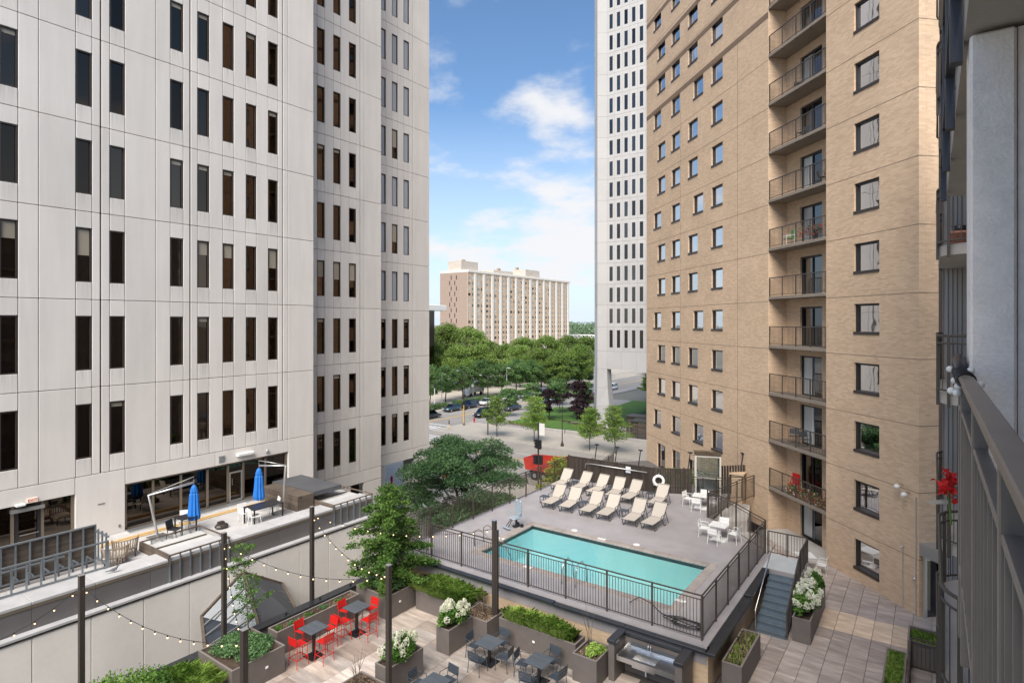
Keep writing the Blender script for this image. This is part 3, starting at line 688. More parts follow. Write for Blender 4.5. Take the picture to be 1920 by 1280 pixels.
# ================================================================ FAR APARTMENT BLOCK
AP = thing('apartment_block', 'far slab apartment block with pale vertical pilasters and brown brick gable', 'building', (-195, 280, -6))
ax, ay0, ay1 = -188.5, 228.0, 329.0
MB().box(-207, ax-.3, ay0, ay1, -6, 37.4).build('wall', MT['aptbrick'], AP, world=True)
MB().box(-207.1, ax+.5, ay0-.05, ay1+.3, 37.4, 38.6, 0, .1).build('parapet', MT['aptwhite'], AP, world=True)
MB().box(-203, -194, 229.5, 243, 38.6, 43.6).build('roof_house', MT['beige'], AP, world=True)
MB().box(-203, -193, 286, 301, 38.6, 43.2).build('roof_house', MT['beige'], AP, world=True)
MB().box(-203, -195, 258, 276, 38.6, 41.0).build('roof_house', MT['beige'], AP, world=True)
MB().box(-201, -200, 238, 240, 43.6, 45.2).box(-199, -197.8, 266, 268, 41, 42.6).box(-201, -199.8, 287, 289, 43.2, 44.8).build('roof_vent', MT['aptbrown'], AP, world=True)
per = 7.21; nw = 0
pil = MB().prism([(-1.2,0),(-.75,.55),(.75,.55),(1.2,0)], 'z', 0, 1).mesh('pilaster', MT['aptwhite'])
wA = MB().add([(0,0,0),(0,1.75,0),(0,1.75,1.3),(0,0,1.3)], [(0,1,2,3)]).mesh('window', MT['glass_apt'])
wB = MB().add([(0,0,0),(0,1.15,0),(0,1.15,1.3),(0,0,1.3)], [(0,1,2,3)]).mesh('window', MT['glass_apt'])
wE = MB().box(-207.2, ax-.28, ay0+.3, ay0+.31, 0, .01)
aw = MB()
for b in range(14):
    yb = ay0+b*per
    pbox('spandrel_bay', ax-.3, ax-.05, yb, yb+4.75, -6, 37.4, MT['aptspan'], AP)
    o = put('pilaster', pil, AP, (ax-.3, yb+5.98, -6), R(-90), world=True, scale=(1, 1, 43.3))
    pbox('fin', ax-.05, ax+.4, yb+2.6, yb+2.85, -6, 37.0, MT['aptbrown'], AP); pbox('fin', ax-.05, ax+.2, yb-.1, yb+.12, -6, 37.0, MT['aptbrown'], AP)
    for r_ in range(14):
        z = 34.0-r_*2.76
        for mesh_, yy in ((wA, yb+.4), (wB, yb+3.2)):
            if nw < 300: put('window', mesh_, AP, (ax-.03, yy, z), world=True); nw += 1
            else: aw.add([(ax-.03,yy,z),(ax-.03,yy+1.5,z),(ax-.03,yy+1.5,z+1.3),(ax-.03,yy,z+1.3)], [(0,1,2,3)])
o = aw.build('far_windows', MT['glass_apt'], AP, world=True); o['kind'] = 'stuff'
for r_ in range(14):
    for xx in ((-199.7, -196.2) if r_ % 2 == 0 else (-200.7, -197.3)): pbox('slot_window', xx, xx+.55, ay0-.03, ay0+.1, 33.9-r_*2.74, 36.1-r_*2.74, MT['bronze'], AP)
# ---------------- small far structures
PV = thing('pavilion', 'white flat-roofed pavilion on a tall column beyond the avenue', 'building', (-112, 111, -6))
MB().box(-135, -101.2, 106, 114, 15.2, 16.6, 0, .1).build('roof', MT['white'], PV, world=True)
for x in (-103.5, -120): MB().cyl((x, 108, -6), (x, 108, 15.2), .55, .55, 10).build('column', MT['white'], PV, world=True)
MB().box(-134, -105, 108.5, 113.5, -6, 15.2).build('glass_wall', MT['glass_wt'], PV, world=True)
BR = thing('truss_bridge', 'white steel truss bridge seen far off beside the tower', 'bridge', (-193, 353, 0))
tb = MB()
for yy in (351, 357):
    tb.bar((-260, yy, -1), (-110, yy, -1), .5, .7).bar((-250, yy, 4), (-120, yy, 4), .5, .5)
    for i in range(22): x = -255+i*6.3; tb.bar((x, yy, -1), (x+3.1, yy, 4), .35, .35).bar((x+3.1, yy, 4), (x+6.3, yy, -1), .35, .35)
tb.build('truss', MT['white'], BR, world=True)
MB().box(-265, -105, 351, 357, -2, -1.3).build('deck', MT['conc'], BR, world=True)
for x in (-230, -180, -130): MB().box(x-1, x+1, 351.5, 356.5, -6, -2).build('bridge_pier', MT['conc'], BR, world=True)
FB = thing('far_building', 'small grey-blue block of flats seen far behind the pavilion', 'building', (-330, 330, -6))
MB().box(-380, -330, 330, 350, -6, 13).build('wall', M('blue_grey_wall', (.25, .27, .30), .8), FB, world=True)
for i in range(8):
    for j in range(5): pbox('window', -379+i*6, -376+i*6, 329.9, 330, -3+j*3.1, -1.2+j*3.1, MT['glass_wt'], FB)
for i in range(5):
    for j in range(5): pbox('window', -330, -329.9, 331.5+i*3.8, 334+i*3.8, -3+j*3.1, -1.2+j*3.1, MT['glass_wt'], FB)
# ================================================================ TERRACE
TF = struct('terrace_floor', MB().box(-20.8, -6.0, 3, 19.62, -6, -.05).box(-6.0, 6, 3, 29.0, -6, -.05).prism([(-6.0,29.0),(.35,29.0),(-20.6,49.95),(-22.4,48),(-20.6,36.0),(-6.0,36.0)], 'z', -6, -.05), M('terrace_bedding', (.10, .09, .085), .9))
WARM, TAN, GREY = (1.24, 1.22, 1.2, 1), (2.0, 1.72, 1.4, 1), (1.3, 1.23, 1.22, 1)
rp = random.Random(5); npv = 0
def paver(x0, x1, y0, y1, col):
    o = pbox('paver', x0+.006, x1-.006, y0+.006, y1-.006, -.03, rp.choice([0, 0, .002, .003]), MT['paver'], TF, .004); o.color = col
for i in range(10):                                  # left court: long side along x
    for j in range(17):
        x0 = -20.6+i*1.25; y0 = 9.05+j*.625
        if y0+.6 > 19.55: continue
        c_ = random.choice([WARM, WARM, (1.7, 1.6, 1.5, 1), (1.2, 1.1, 1.02, 1)])
        if i in (3,) and j < 9: c_ = (2.0, 1.95, 1.9, 1)
        paver(x0, x0+1.25, y0, y0+.625, c_)
for i in range(10):                                  # right court: long side along y
    for j in range(19):
        x0 = -5.72+i*.635; y0 = 17.6+j*.9
        if x0+y0 > 29.3: continue
        c_ = GREY if j != 10 and j != 11 else TAN
        paver(x0, x0+.635, y0, y0+.9, c_)
for i in range(5):
    for j in range(8):                               # strip beside the stairs up to the tower
        x0 = -8.9+i*.635; y0 = 28.9+j*.9
        if x0+y0 > 29.3 or x0 > -5.9: continue
        paver(x0, x0+.635, y0, y0+.9, GREY)
EW = thing('terrace_edge_wall', 'low dark edge wall with metal coping along the left court', 'wall', (-20.95, 13, 0))
MB().box(-21.08, -20.8, 5, 19.6, -6, .52).build('wall', MT['fascia'], EW, world=True)
for k in range(8): pbox('coping', -21.16, -20.72, 5+k*1.83, 6.82+k*1.83, .52, .6, MT['coping'], EW, .01)
for k in range(9): pbox('coping_clip', -20.98, -20.9, 6.0+k*1.6, 6.06+k*1.6, .6, .66, MT['black'], EW)

# ================================================================ POOL DECK
DZ = 1.5
wx0, wx1, wy0, wy1, cw = -17.2, -8.05, 21.7, 26.2, .38
dk = MB()
dk.box(-20.62, wx0-cw, 19.62, 36.2, .9, DZ).box(wx1+cw, -6.05, 19.62, 29.25, .9, DZ)
dk.box(wx0-cw, wx1+cw, 19.62, wy0-cw, .9, DZ).box(wx0-cw, wx1+cw, wy1+cw, 29.25, .9, DZ)
dk.prism([(wx0-cw,29.25),(-6.05,29.25),(-6.4,29.4),(-10.3,33.3),(-10.3,36.2),(wx0-cw,36.2)], 'z', .9, DZ)
dk.prism([(-15,36.2),(-10.3,36.2),(-10.3,39.4),(-11.5,39.9),(-15,37.2)], 'z', .9, DZ)
dk.box(-6.05, -4.5, 27.42, 29.3, 1.3, DZ)
struct('pool_deck', dk, MT['deck'])
DW = thing('deck_wall', 'tan brick wall carrying the raised pool deck', 'wall', (-13, 19.7, 0))
MB().box(-20.6, -6.02, 19.64, 19.9, -.05, 1.32).box(-6.2, -6.02, 19.9, 29.2, -.05, 1.32).box(-20.6, -20.3, 19.9, 36.1, -6, 1.32).build('brickwork', MT['brickwall'], DW, world=True)
for k in range(5):
    a = -20.62+k*2.93
    pbox('coping', a, a+2.92, 19.40, 19.84, 1.33 if k > 2 else 1.36, 1.44 if k > 2 else 1.47, MT['coping'], DW, .012)
pbox('coping', -6.06, -5.72, 19.40, 24.2, 1.33, 1.44, MT['coping'], DW, .012); pbox('coping', -6.06, -5.76, 24.3, 27.6, 1.40, 1.51, MT['coping'], DW, .012)
# pool
PO = thing('swimming_pool', 'rectangular turquoise swimming pool sunk in the grey deck', 'swimming pool', (-12.6, 24, 0))
b = MB().box(wx0-.3, wx1+.3, wy0-.3, wy1+.3, -.3, .12).box(wx0-.3, wx0, wy0-.3, wy1+.3, .12, 1.28).box(wx1, wx1+.3, wy0-.3, wy1+.3, .12, 1.28).box(wx0, wx1, wy0-.3, wy0, .12, 1.28).box(wx0, wx1, wy1, wy1+.3, .12, 1.28)
b.build('basin', MT['plaster'], PO, world=True)
for k in range(3): pbox('pool_step', wx0, wx0+1.5-.4*k, wy0, wy0+1.5-.35*k, .12, .55+.25*k, MT['plaster'], PO)
tb_ = MB().box(wx0-.3, wx0+.006, wy0-.3, wy1+.3, 1.28, 1.44).box(wx1-.006, wx1+.3, wy0-.3, wy1+.3, 1.28, 1.44).box(wx0, wx1, wy0-.3, wy0+.006, 1.28, 1.44).box(wx0, wx1, wy1-.006, wy1+.3, 1.28, 1.44)
tb_.build('tile_band', MT['pooltile'], PO, world=True)
MB().add([(wx0,wy0,1.38),(wx1,wy0,1.38),(wx1,wy1,1.38),(wx0,wy1,1.38)], [(0,1,2,3)]).build('water', MT['water'], PO, world=True)
n = 15
for i in range(n):
    a = wx0+(wx1-wx0)*i/n; c_ = wx0+(wx1-wx0)*(i+1)/n
    for (y0, y1) in ((wy0-cw, wy0+.02), (wy1-.02, wy1+cw)): pbox('coping_stone', a+.003, c_-.003, y0, y1, 1.44, 1.515, MT['poolcope'], PO, .012)
n = 8; h0, h1 = wy0-cw, wy1+cw
for i in range(n):
    a = h0+(h1-h0)*i/n; c_ = h0+(h1-h0)*(i+1)/n
    for (x0, x1) in ((wx0-cw, wx0+.02), (wx1-.02, wx1+cw)):
        if 0 < i < n-1: pbox('coping_stone', x0, x1, a+.003, c_-.003, 1.44, 1.516, MT['poolcope'], PO, .012)
        else: pbox('coping_stone', x0 if x0 < -10 else x0+.024, x1-.024 if x0 < -10 else x1, a+.003, c_-.003, 1.439, 1.5145, MT['poolcope'], PO, .012)
MB().box(-9.35, -8.75, 22.6, 23.2, .121, .14).build('main_drain', MT['white'], PO, world=True)
for (x, y) in ((-15.0, 26.42), (-11.6, 26.42)): MB().cyl((x, y+.3, 1.5), (x, y+.3, 1.512), .16, .16, 16).build('skimmer_lid', MT['white'], PO, world=True)
for (x, y, s_) in ((-13.3,26.42,'5 FT'),(-14.4,21.52,'5 FT'),(-17.4,23.6,'3 FT'),(-7.87,22.3,'4 FT')):
    o = pbox('depth_marker', x-.2, x+.2, y-.09, y+.09, 1.515, 1.522, MT['white'], PO)
    put('lettering', text_mesh(s_, .13, MT['black'], .001), o, (0, 0, .006))
for x in (-12.35, -11.72):
    pts = [(x, 20.95, 1.5), (x, 20.97, 2.1), (x, 21.15, 2.36), (x, 21.5, 2.4), (x, 21.85, 2.05), (x, 21.95, 1.1), (x, 21.95, .6)]
    MB().tube(pts, .022, 8).build('ladder_rail', MT['steel'], PO, True, world=True)
for z in (.75, 1.05): MB().box(-12.35, -11.72, 21.88, 21.98, z, z+.03).build('ladder_tread', MT['steel'], PO, world=True)
for y in (22.1, 22.8):
    MB().tube([(-17.85, y, 1.5), (-17.85, y, 2.2), (-17.6, y, 2.36), (-17.0, y, 2.1), (-16.3, y, 1.25), (-16.1, y, .75)], .024, 8).build('entry_handrail', MT['bronze2'], PO, True, world=True)
# ---------------- railings: posts, rails and single pickets
PKM = {}
def railing(name, label, pts, z0, h, post=1.75, pick=.115, mat='rail', gap=.1, group='railings round the pool deck', maxp=300, top2=True, slope=None):
    """pts: plan polyline; z0: floor height (or list per point)"""
    zl = z0 if isinstance(z0, (list, tuple)) else [z0]*len(pts)
    T_ = thing(name, label, 'railing', (pts[0][0], pts[0][1], zl[0]), 0, group)
    m_ = MT[mat]; nleft = maxp; ex = MB()
    for (a, b, za, zb_) in zip(pts, pts[1:], zl, zl[1:]):
        L = math.hypot(b[0]-a[0], b[1]-a[1]); n_ = max(1, round(L/post))
        P3 = lambda s, dz: (a[0]+(b[0]-a[0])*s, a[1]+(b[1]-a[1])*s, za+(zb_-za)*s+dz)
        MB().bar(P3(0, h-.02), P3(1, h-.02), .045, .04).build('top_rail', m_, T_, world=True)
        if top2: MB().bar(P3(0, h-.16), P3(1, h-.16), .03, .025).build('upper_rail', m_, T_, world=True)
        MB().bar(P3(0, gap), P3(1, gap), .03, .03).build('bottom_rail', m_, T_, world=True)
        for i in range(n_+1):
            q = P3(i/n_, 0); pbox('post', q[0]-.028, q[0]+.028, q[1]-.028, q[1]+.028, q[2], q[2]+h, m_, T_)
        hh = h-gap-(.16 if top2 else .02)
        npk = int(L/pick)
        for i in range(npk):
            q = P3((i+.5)/npk, 0)
            if nleft > 0: pbox('picket', q[0]-.008, q[0]+.008, q[1]-.008, q[1]+.008, q[2]+gap, q[2]+gap+hh, m_, T_); nleft -= 1
            else: ex.box(q[0]-.008, q[0]+.008, q[1]-.008, q[1]+.008, q[2]+gap, q[2]+gap+hh)
    if ex.v: o = ex.build('far_pickets', m_, T_, world=True); o['kind'] = 'stuff'
    return T_
railing('pool_railing', 'dark picket railing along the near long side of the pool', [(-20.35,19.93),(-6.31,19.93)], DZ, 1.53)
railing('pool_railing', 'dark picket railing on the left side of the pool deck before the trees', [(-20.35,19.98),(-20.35,35.3)], DZ, 1.53)
railing('pool_railing', 'dark picket railing between the pool deck and the blue stairs', [(-6.31,19.98),(-6.31,29.22)], DZ, 1.53, post=1.62)
railing('pool_railing', 'diagonal dark picket railing from the stair landing to the ramp', [(-6.33,29.27),(-8.1,31.05),(-10.05,32.7)], DZ, 1.53, post=1.3)
railing('ramp_railing', 'dark railing climbing along the ramp beside the brick tower', [(-10.0,32.75),(-9.4,36.2),(-8.9,38.2)], [1.5,1.5,1.5], 1.35, post=1.2)
railing('gate_railing', 'dark gate railing in front of the glass lift enclosure', [(-12.0,35.6),(-10.6,36.2),(-9.4,37.4)], DZ, 1.35, post=1.0)
railing('landing_railing', 'dark railing across the back of the stair landing', [(-6.2,29.24),(-4.56,29.24)], DZ, 1.07, post=.8, top2=False, group='railings of the blue stairs')
railing('stair_railing', 'dark railing down the right side of the blue stairs', [(-4.54,29.2),(-4.54,27.4),(-4.54,24.62)], [1.5,1.5,.1], 1.05, post=1.0, top2=False, group='railings of the blue stairs')
MB().tube([(-5.66,28.0,2.35),(-5.66,27.3,2.35),(-5.66,24.5,.92),(-5.66,24.5,.1)], .022, 8).build('handrail', MT['steel'], [o for o in C.objects if o.name.startswith('stair_railing')][0], True, world=True)
railing('street_railing', 'dark railing over the street wall left of the tower base', [(-20.3,37.0),(-22.3,46.5)], -.05, 1.2, group='railings over the street')
# stairs
ST = thing('stairs', 'blue-grey painted stairs from the paved court to the pool deck', 'stairs', (-5.15, 26, 0))
for i in range(9):
    y0 = 24.62+i*.312; z = (i+1)*1.5/9
    if i < 8: pbox('tread', -5.7, -4.6, y0-.03, y0+.32, z-.045, z, MT['stairs'], ST, .01)
    pbox('riser', -5.7, -4.6, y0, y0+.02, z-1.5/9, z-.046, MT['stairs'], ST)
    if i < 8: pbox('nosing', -5.7, -4.6, y0-.034, y0+.012, z+.001, z+.006, MT['galv'], ST)
MB().prism([(24.6,-.04),(27.4,1.3),(27.4,1.0),(24.9,-.04)], 'x', -4.6, -4.56).prism([(24.6,-.04),(27.4,1.3),(27.4,1.0),(24.9,-.04)], 'x', -5.74, -5.7).build('stringer', MT['stairs'], ST, world=True)
pbox('landing', -6.04, -4.56, 27.43, 29.25, DZ+.004, DZ+.02, M('landing_concrete', (.40, .42, .43), .8, var=(2, .1)), ST)
MB().box(-5.68, -4.6, 27.45, 29.2, -.04, 1.3).build('landing_base', MT['brickwall'], ST, world=True)
o = MB().box(5.6, 10.45, -1.18, .9, -.02, .025).build('recess_patio', MT['conc']); o.location = (-.45, 29.8, 0); o.rotation_euler = (0, 0, R(135)); o['kind'] = 'structure'
# wooden fence at the back of the deck
WF = thing('wooden_fence', 'dark stained board fence closing the back of the pool deck', 'fence', (-16, 35.4, DZ))
fl = [(-20.35,35.4),(-14.2,35.45),(-12.2,36.55)]
wpk = []
for (a, b) in zip(fl, fl[1:]):
    L = math.hypot(b[0]-a[0], b[1]-a[1]); an = math.atan2(b[1]-a[1], b[0]-a[0]); n_ = int(L/.145)
    for i in range(n_):
        s = (i+.5)/n_; dz = random.uniform(-.01, .01)
        put('board', boxmesh(.138, .022, 1.5, MT['fencewood']), WF, (a[0]+(b[0]-a[0])*s, a[1]+(b[1]-a[1])*s, DZ+.8+dz), an, world=True)
    MB().bar((a[0], a[1], DZ+1.57), (b[0], b[1], DZ+1.57), .07, .035).bar((a[0], a[1]+.04, DZ+.4), (b[0], b[1]+.04, DZ+.4), .04, .09).build('fence_rail', MT['rail'], WF, world=True)
    for i in range(int(L/1.8)+1):
        s = i*1.8/L; pbox('fence_post', a[0]+(b[0]-a[0])*s-.04, a[0]+(b[0]-a[0])*s+.04, a[1]+(b[1]-a[1])*s+.02, a[1]+(b[1]-a[1])*s+.1, DZ, DZ+1.62, MT['rail'], WF)
for i in range(13): pbox('board', -10.75+i*.13, -10.63+i*.13, 37.75+i*.13, 37.78+i*.13, DZ, DZ+1.75, MT['fencewood'], WF)
fl2 = [(-18.7,36.1),(-17.2,36.1),(-15.55,36.1),(-12.7,37.3),(-9.9,39.0)]
for i, (x, y) in enumerate(fl2):
    o = MB().cyl((0, 0, 0), (.12, .1, 1.1), .035, .03, 8).box(-.02, .26, .02, .18, 1.06, 1.14, 0, .02).build('spot_light', MT['black'])
    o.location = (x, y, DZ+1.3); tag(o, 'black spotlight on a stalk behind the board fence, '+ORD[i]+' from the left', 'light', 'spotlights behind the fence')
sgn = thing('notice_sign', 'small white notice board on the dark fence', 'sign', (-15.9, 35.33, 2.75))
MB().box(-.17, .17, -.02, .0, -.2, .2, 0, .005).build('sign_face', M('notice_sheet', (.55, .58, .66), .6, var=(14, .25)), sgn)
MB().box(-.13, -.02, -.024, -.02, -.14, .12).box(.03, .13, -.024, -.02, -.1, .12).build('printed_block', MT['white'], sgn)
LR = thing('life_ring', 'white life ring hanging on the dark board fence', 'life ring', (-13.9, 35.42, 2.35), R(20))
ring = [(.29*math.cos(2*PI*i/20), -.06, .29*math.sin(2*PI*i/20)) for i in range(20)]
MB().tube(ring, .085, 8, closed=True).build('ring', MT['white'], LR, True)
MB().tube([(.37*math.cos(2*PI*i/20), -.07, .37*math.sin(2*PI*i/20)-(.06 if i % 5 == 2 else 0)) for i in range(20)], .012, 5, closed=True).build('rope', MT['white'], LR)
MB().box(-.03, .03, -.08, 0, .36, .46).build('hook', MT['alum'], LR)
tag(MB().tube([(-18.95,35.2,DZ+.95),(-18.9,35.2,DZ+1.25),(-18.5,35.2,DZ+1.3),(-14.6,35.25,DZ+1.28)], .03, 8).build('rescue_pole', MT['alum'], None, True), 'long metal rescue pole hung along the dark board fence', 'pole')
# glass lift enclosure
GE = thing('lift_enclosure', 'white framed glass lift enclosure in the corner of the deck', 'enclosure', (-11.5, 37.4, DZ), R(20))
fw = MB()
for x in (-.72, .72):
    for y in (-.72, .72): fw.box(x-.05, x+.05, y-.05, y+.05, 0, 2.5)
for z in (1.1, 2.4):
    fw.box(-.67, .67, -.76, -.68, z, z+.08).box(-.67, .67, .68, .76, z, z+.08).box(-.76, -.68, -.67, .67, z, z+.08).box(.68, .76, -.67, .67, z, z+.08)
fw.build('frame', M('beige_frame', (.50, .47, .42), .5), GE)
for (a, bq) in (((-.67,.67,-.725,-.715),0),((-.67,.67,.715,.725),0),((-.725,-.715,-.67,.67),0),((.715,.725,-.67,.67),0)):
    o = MB().box(*a, 0.05, 2.38).build('pane', MT['clear'], GE)
MB().box(-.8, .8, -.8, .8, 2.5, 2.52).build('glass_roof', MT['clear'], GE)
MB().box(-.5, .5, -.1, .5, 0, 1.0).box(-.5, -.42, -.6, .5, 0, 1.3).build('lift_car', MT['alum'], GE)
# ramp wall pillar
tag(MB().box(-10.35, -9.6, 38.2, 38.9, 0, 2.7).box(-10.45, -9.5, 38.1, 39.0, 2.7, 2.82).build('brick_pillar', [MT['brickwall']]), 'square brick pillar with dark cap at the ramp', 'pillar')
struct('ramp', MB().prism([(-6.6,29.6),(-4.9,31.2),(-8.6,35.4),(-10.2,33.6)], 'z', -.04, .25).prism([(-10.2,33.6),(-8.6,35.4),(-9.2,38.5),(-10.3,38.5)], 'z', -.04, .9), MT['conc'])

# ================================================================ KITCHEN NICHE WITH SINK
KN = thing('sink_niche', 'dark three-sided outdoor sink niche built against the deck wall', 'counter', (-7.8, 19, 0))
MB().box(-9.02, -8.8, 18.42, 19.4, 0, 1.26).box(-6.7, -6.46, 18.42, 19.4, 0, 1.26).box(-8.8, -6.7, 19.28, 19.4, 0, 1.2).build('wall', MT['planter'], KN, world=True)
for a in ((-9.06,-8.76,18.38,19.38),(-6.74,-6.42,18.38,19.38),(-8.755,-6.745,19.2,19.38)): pbox('coping', *a, 1.262, 1.39, MT['coping'], KN, .015)
MB().box(-8.55, -6.95, 19.2, 19.27, .98, 1.06, 0, .01).build('light_bar', MT['slate'], KN, world=True)
MB().box(-8.79, -6.71, 18.45, 18.5, .05, .7).build('shadow_panel', MT['black'], KN, world=True) if False else None
SK = thing('steel_sink', 'stainless steel sink counter inside the dark niche', 'sink', (-7.75, 18.85, .9))
x0, x1, y0, y1 = -8.72, -6.74, 18.5, 19.24
s_ = MB().box(x0, -8.25, y0, y1, .86, .88).box(-7.45, x1, y0, y1, .86, .88).box(-8.25, -7.45, y0, 18.62, .86, .88).box(-8.25, -7.45, 19.12, y1, .86, .88)
s_.box(x0-.02, x1+.02, y0-.03, y0, .74, .9).box(x0-.02, x0, y0, y1, .86, .93).box(x0, x1, y1, y1+.02, .86, 1.02)
s_.build('counter', MT['steel'], SK, world=True)
MB().box(-8.25, -7.45, 18.62, 18.635, .6, .86).box(-8.25, -7.45, 19.105, 19.12, .6, .86).box(-8.25, -8.235, 18.635, 19.105, .6, .86).box(-7.465, -7.45, 18.635, 19.105, .6, .86).box(-8.25, -7.45, 18.62, 19.12, .58, .6).build('basin', MT['steel'], SK, world=True)
MB().tube([(-7.8,19.15,.88),(-7.8,19.15,1.22),(-7.8,19.1,1.3),(-7.8,18.98,1.31),(-7.8,18.92,1.25),(-7.8,18.92,1.18)], .016, 8).build('tap', MT['steel'], SK, True, world=True)
MB().tube([(-7.85,18.85,.58),(-7.85,18.85,.3),(-7.85,19.2,.28)], .03, 8).build('drain_pipe', MT['white'], SK, True, world=True)
tag(MB().box(-5.99, -5.9, 20.7, 22.3, .95, 1.1, 0, .012).build('wall_light', MT['slate']), 'long dark wall lamp on the brick above the mulch planter', 'light')
for i, (y, z) in enumerate(((22.9,.95),(23.7,.85),(25.2,.9))):
    o = thing('wall_notice', 'weathered paper notice on the brick wall beside the stairs, '+ORD[i]+' from the corner', 'sign', (-6.015, y, z), 0, 'notices on the stair wall')
    MB().box(0, .008, -.22, .22, -.28, .28).build('sheet', M('notice_paper', (.38, .35, .30), .8, var=(9, .3)), o)
    MB().box(.008, .01, -.15, .15, .05, .2).build('red_print', MT['red'], o) if i == 0 else None

# ================================================================ PLANTERS
plist = []
def planter(label, x0, x1, y0, y1, h, fill=.1, soil='soil', group='fibre planters on the terrace'):
    T_ = thing('planter', label, 'planter', ((x0+x1)/2, (y0+y1)/2, 0), 0, group); t_ = .05
    mb = MB().box(x0, x1, y0, y0+t_, 0, h).box(x0, x1, y1-t_, y1, 0, h).box(x0, x0+t_, y0+t_, y1-t_, 0, h).box(x1-t_, x1, y0+t_, y1-t_, 0, h)
    mb.build('box', MT['planter'], T_, world=True)
    rim = MB().box(x0-.006, x1+.006, y0-.006, y0+t_+.004, h, h+.018).box(x0-.006, x1+.006, y1-t_-.004, y1+.006, h, h+.018).box(x0-.006, x0+t_+.004, y0+t_+.004, y1-t_-.004, h, h+.018).box(x1-t_-.004, x1+.006, y0+t_+.004, y1-t_-.004, h, h+.018)
    rim.build('rim', M('planter_rim', (.20, .175, .16), .6) if 'planter_rim' not in bpy.data.materials else bpy.data.materials['planter_rim'], T_, world=True)
    MB().box(x0+t_, x1-t_, y0+t_, y1-t_, 0, h-fill).build('soil', MT[soil], T_, world=True)
    return T_
def small_light(label, x, y, z, rz):
    o = MB().box(-.05, .05, -.03, .0, -.04, .04, 0, .008).build('step_light', MT['white']); o.location = (x, y, z); o.rotation_euler = (0, 0, rz); tag(o, label, 'light', 'small planter lights')
planter('large planter of juniper near the bottom left corner', -20.55, -18.42, 10.38, 12.3, .92)
planter('low planter of sedge grass at the bottom left edge', -20.5, -18.5, 8.3, 10.2, .6)
planter('planter of broad shrub at the far bottom left', -20.6, -18.6, 5.0, 8.2, .6)
planter('long narrow succulent planter behind the red bar stools', -20.0, -19.42, 12.65, 16.45, .9)
planter('big square planter holding the tall leafy tree', -20.1, -18.15, 16.85, 18.75, .95)
planter('planter of long grass against the brick wall beside the tree', -17.95, -15.1, 18.25, 19.3, .78)
planter('hydrangea planter between the bar tables and dining tables', -15.02, -14.4, 16.34, 17.7, .9)
planter('bark mulch planter beside the tall lamp pole', -14.95, -13.72, 17.72, 18.85, .85, .06)
planter('long grass planter under the pool deck coping', -13.5, -10.18, 18.2, 18.9, .9)
planter('square fern planter beside the sink niche', -10.02, -9.1, 17.7, 18.85, .9)
planter('narrow mulch planter on the brick wall right of the corner', -5.72, -5.08, 20.15, 22.75, .9)
planter('tall hydrangea planter beside the blue stairs', -4.38, -3.74, 24.75, 28.5, .9)
planter('hydrangea planter in the middle of the court beside a pole', -15.05, -14.4, 13.4, 15.0, .9)
planter('low bark mulch planter in front at bottom centre', -15.6, -14.25, 11.9, 13.3, .5, .05)
planter('low grass planter at the bottom right near the balcony', -1.36, -.74, 22.2, 25.6, .3)
planter('small dark planter by the tower entrance door', -.72, .5, 25.3, 26.6, .9)
small_light('tiny white light on the big tree planter', -18.14, 17.5, .55, R(90))
small_light('tiny light on the grass planter under the coping', -11.9, 18.17, .5, 0)
small_light('tiny light on the juniper planter side', -18.41, 11.6, .5, R(90))
small_light('tiny light on the wall grass planter', -16.0, 18.22, .55, 0)

# ================================================================ CAMERA-SIDE APARTMENT BUILDING
CB = thing('balcony_building', 'grey apartment building with curved balconies at the right edge', 'building', (4, 12, -6))
MB().box(1.15, 14, -14, 24.5, -6, 21.5).build('wall', MT['facadecam'], CB, world=True)
MB().box(.2, 1.15, 17.0, 27.4, -6, 21.5).build('wall', MT['facadecam'], CB, world=True)
gm = MB()
for k in range(12): gm.box(.21+k*.085, .222+k*.085, 16.99, 17.0, -6, 21.4)
for k in range(18): gm.box(.19, .2, 17.2+k*.55, 17.215+k*.55, -6, 21.4)
for k in range(60): gm.box(1.135, 1.152, -10+k*.55, -9.985+k*.55, -6, 21.4)
gm.build('board_joints', MT['joint'], CB, world=True)
def floor_z(k): return 10.85+2.76*k
def cbalcony(y0, y1, k, xo=.085, rail=True, pick=True, curved=True):
    z = floor_z(k); r_ = .55 if curved else .02
    def outline(off):
        x0 = xo+off; pts = [(1.14, y0+off)]
        for i in range(7):
            a = -PI/2-(PI/2)*i/6; pts.append((x0+r_+r_*math.cos(a), y0+off+r_+r_*math.sin(a)))
        for i in range(7):
            a = PI-(PI/2)*i/6; pts.append((x0+r_+r_*math.cos(a), y1-off-r_+r_*math.sin(a)))
        pts.append((1.14, y1-off)); return pts
    s = MB().prism(outline(.03), 'z', z-.2, z).build('balcony_slab', MT['slabcam'], CB, world=True)
    if rail:
        ol = outline(0)
        rr = MB(); rr.tube([(x, y, z+1.07) for x, y in ol], .024, 6).tube([(x, y, z+.93) for x, y in ol], .016, 6).tube([(x, y, z+.06) for x, y in ol], .016, 6)
        for x, y in ol[1:-1:3]: rr.box(x-.025, x+.025, y-.025, y+.025, z-.25, z+1.06)
        rr.build('balcony_rail', MT['railtower'], s, world=True)
        pk = MB(); d0 = 0
        for (a, b) in zip(ol, ol[1:]):
            L = math.hypot(b[0]-a[0], b[1]-a[1]); n_ = int((d0+L)/.12)
            for i in range(n_):
                q = ((i+1)*.12-d0)/L; pk.box(a[0]+(b[0]-a[0])*q-.007, a[0]+(b[0]-a[0])*q+.007, a[1]+(b[1]-a[1])*q-.007, a[1]+(b[1]-a[1])*q+.007, z+.06, z+.93)
            d0 = d0+L-n_*.12
        pk = pk.build('picket_row', MT['railtower'], s, world=True); pk['kind'] = 'stuff'
    return s
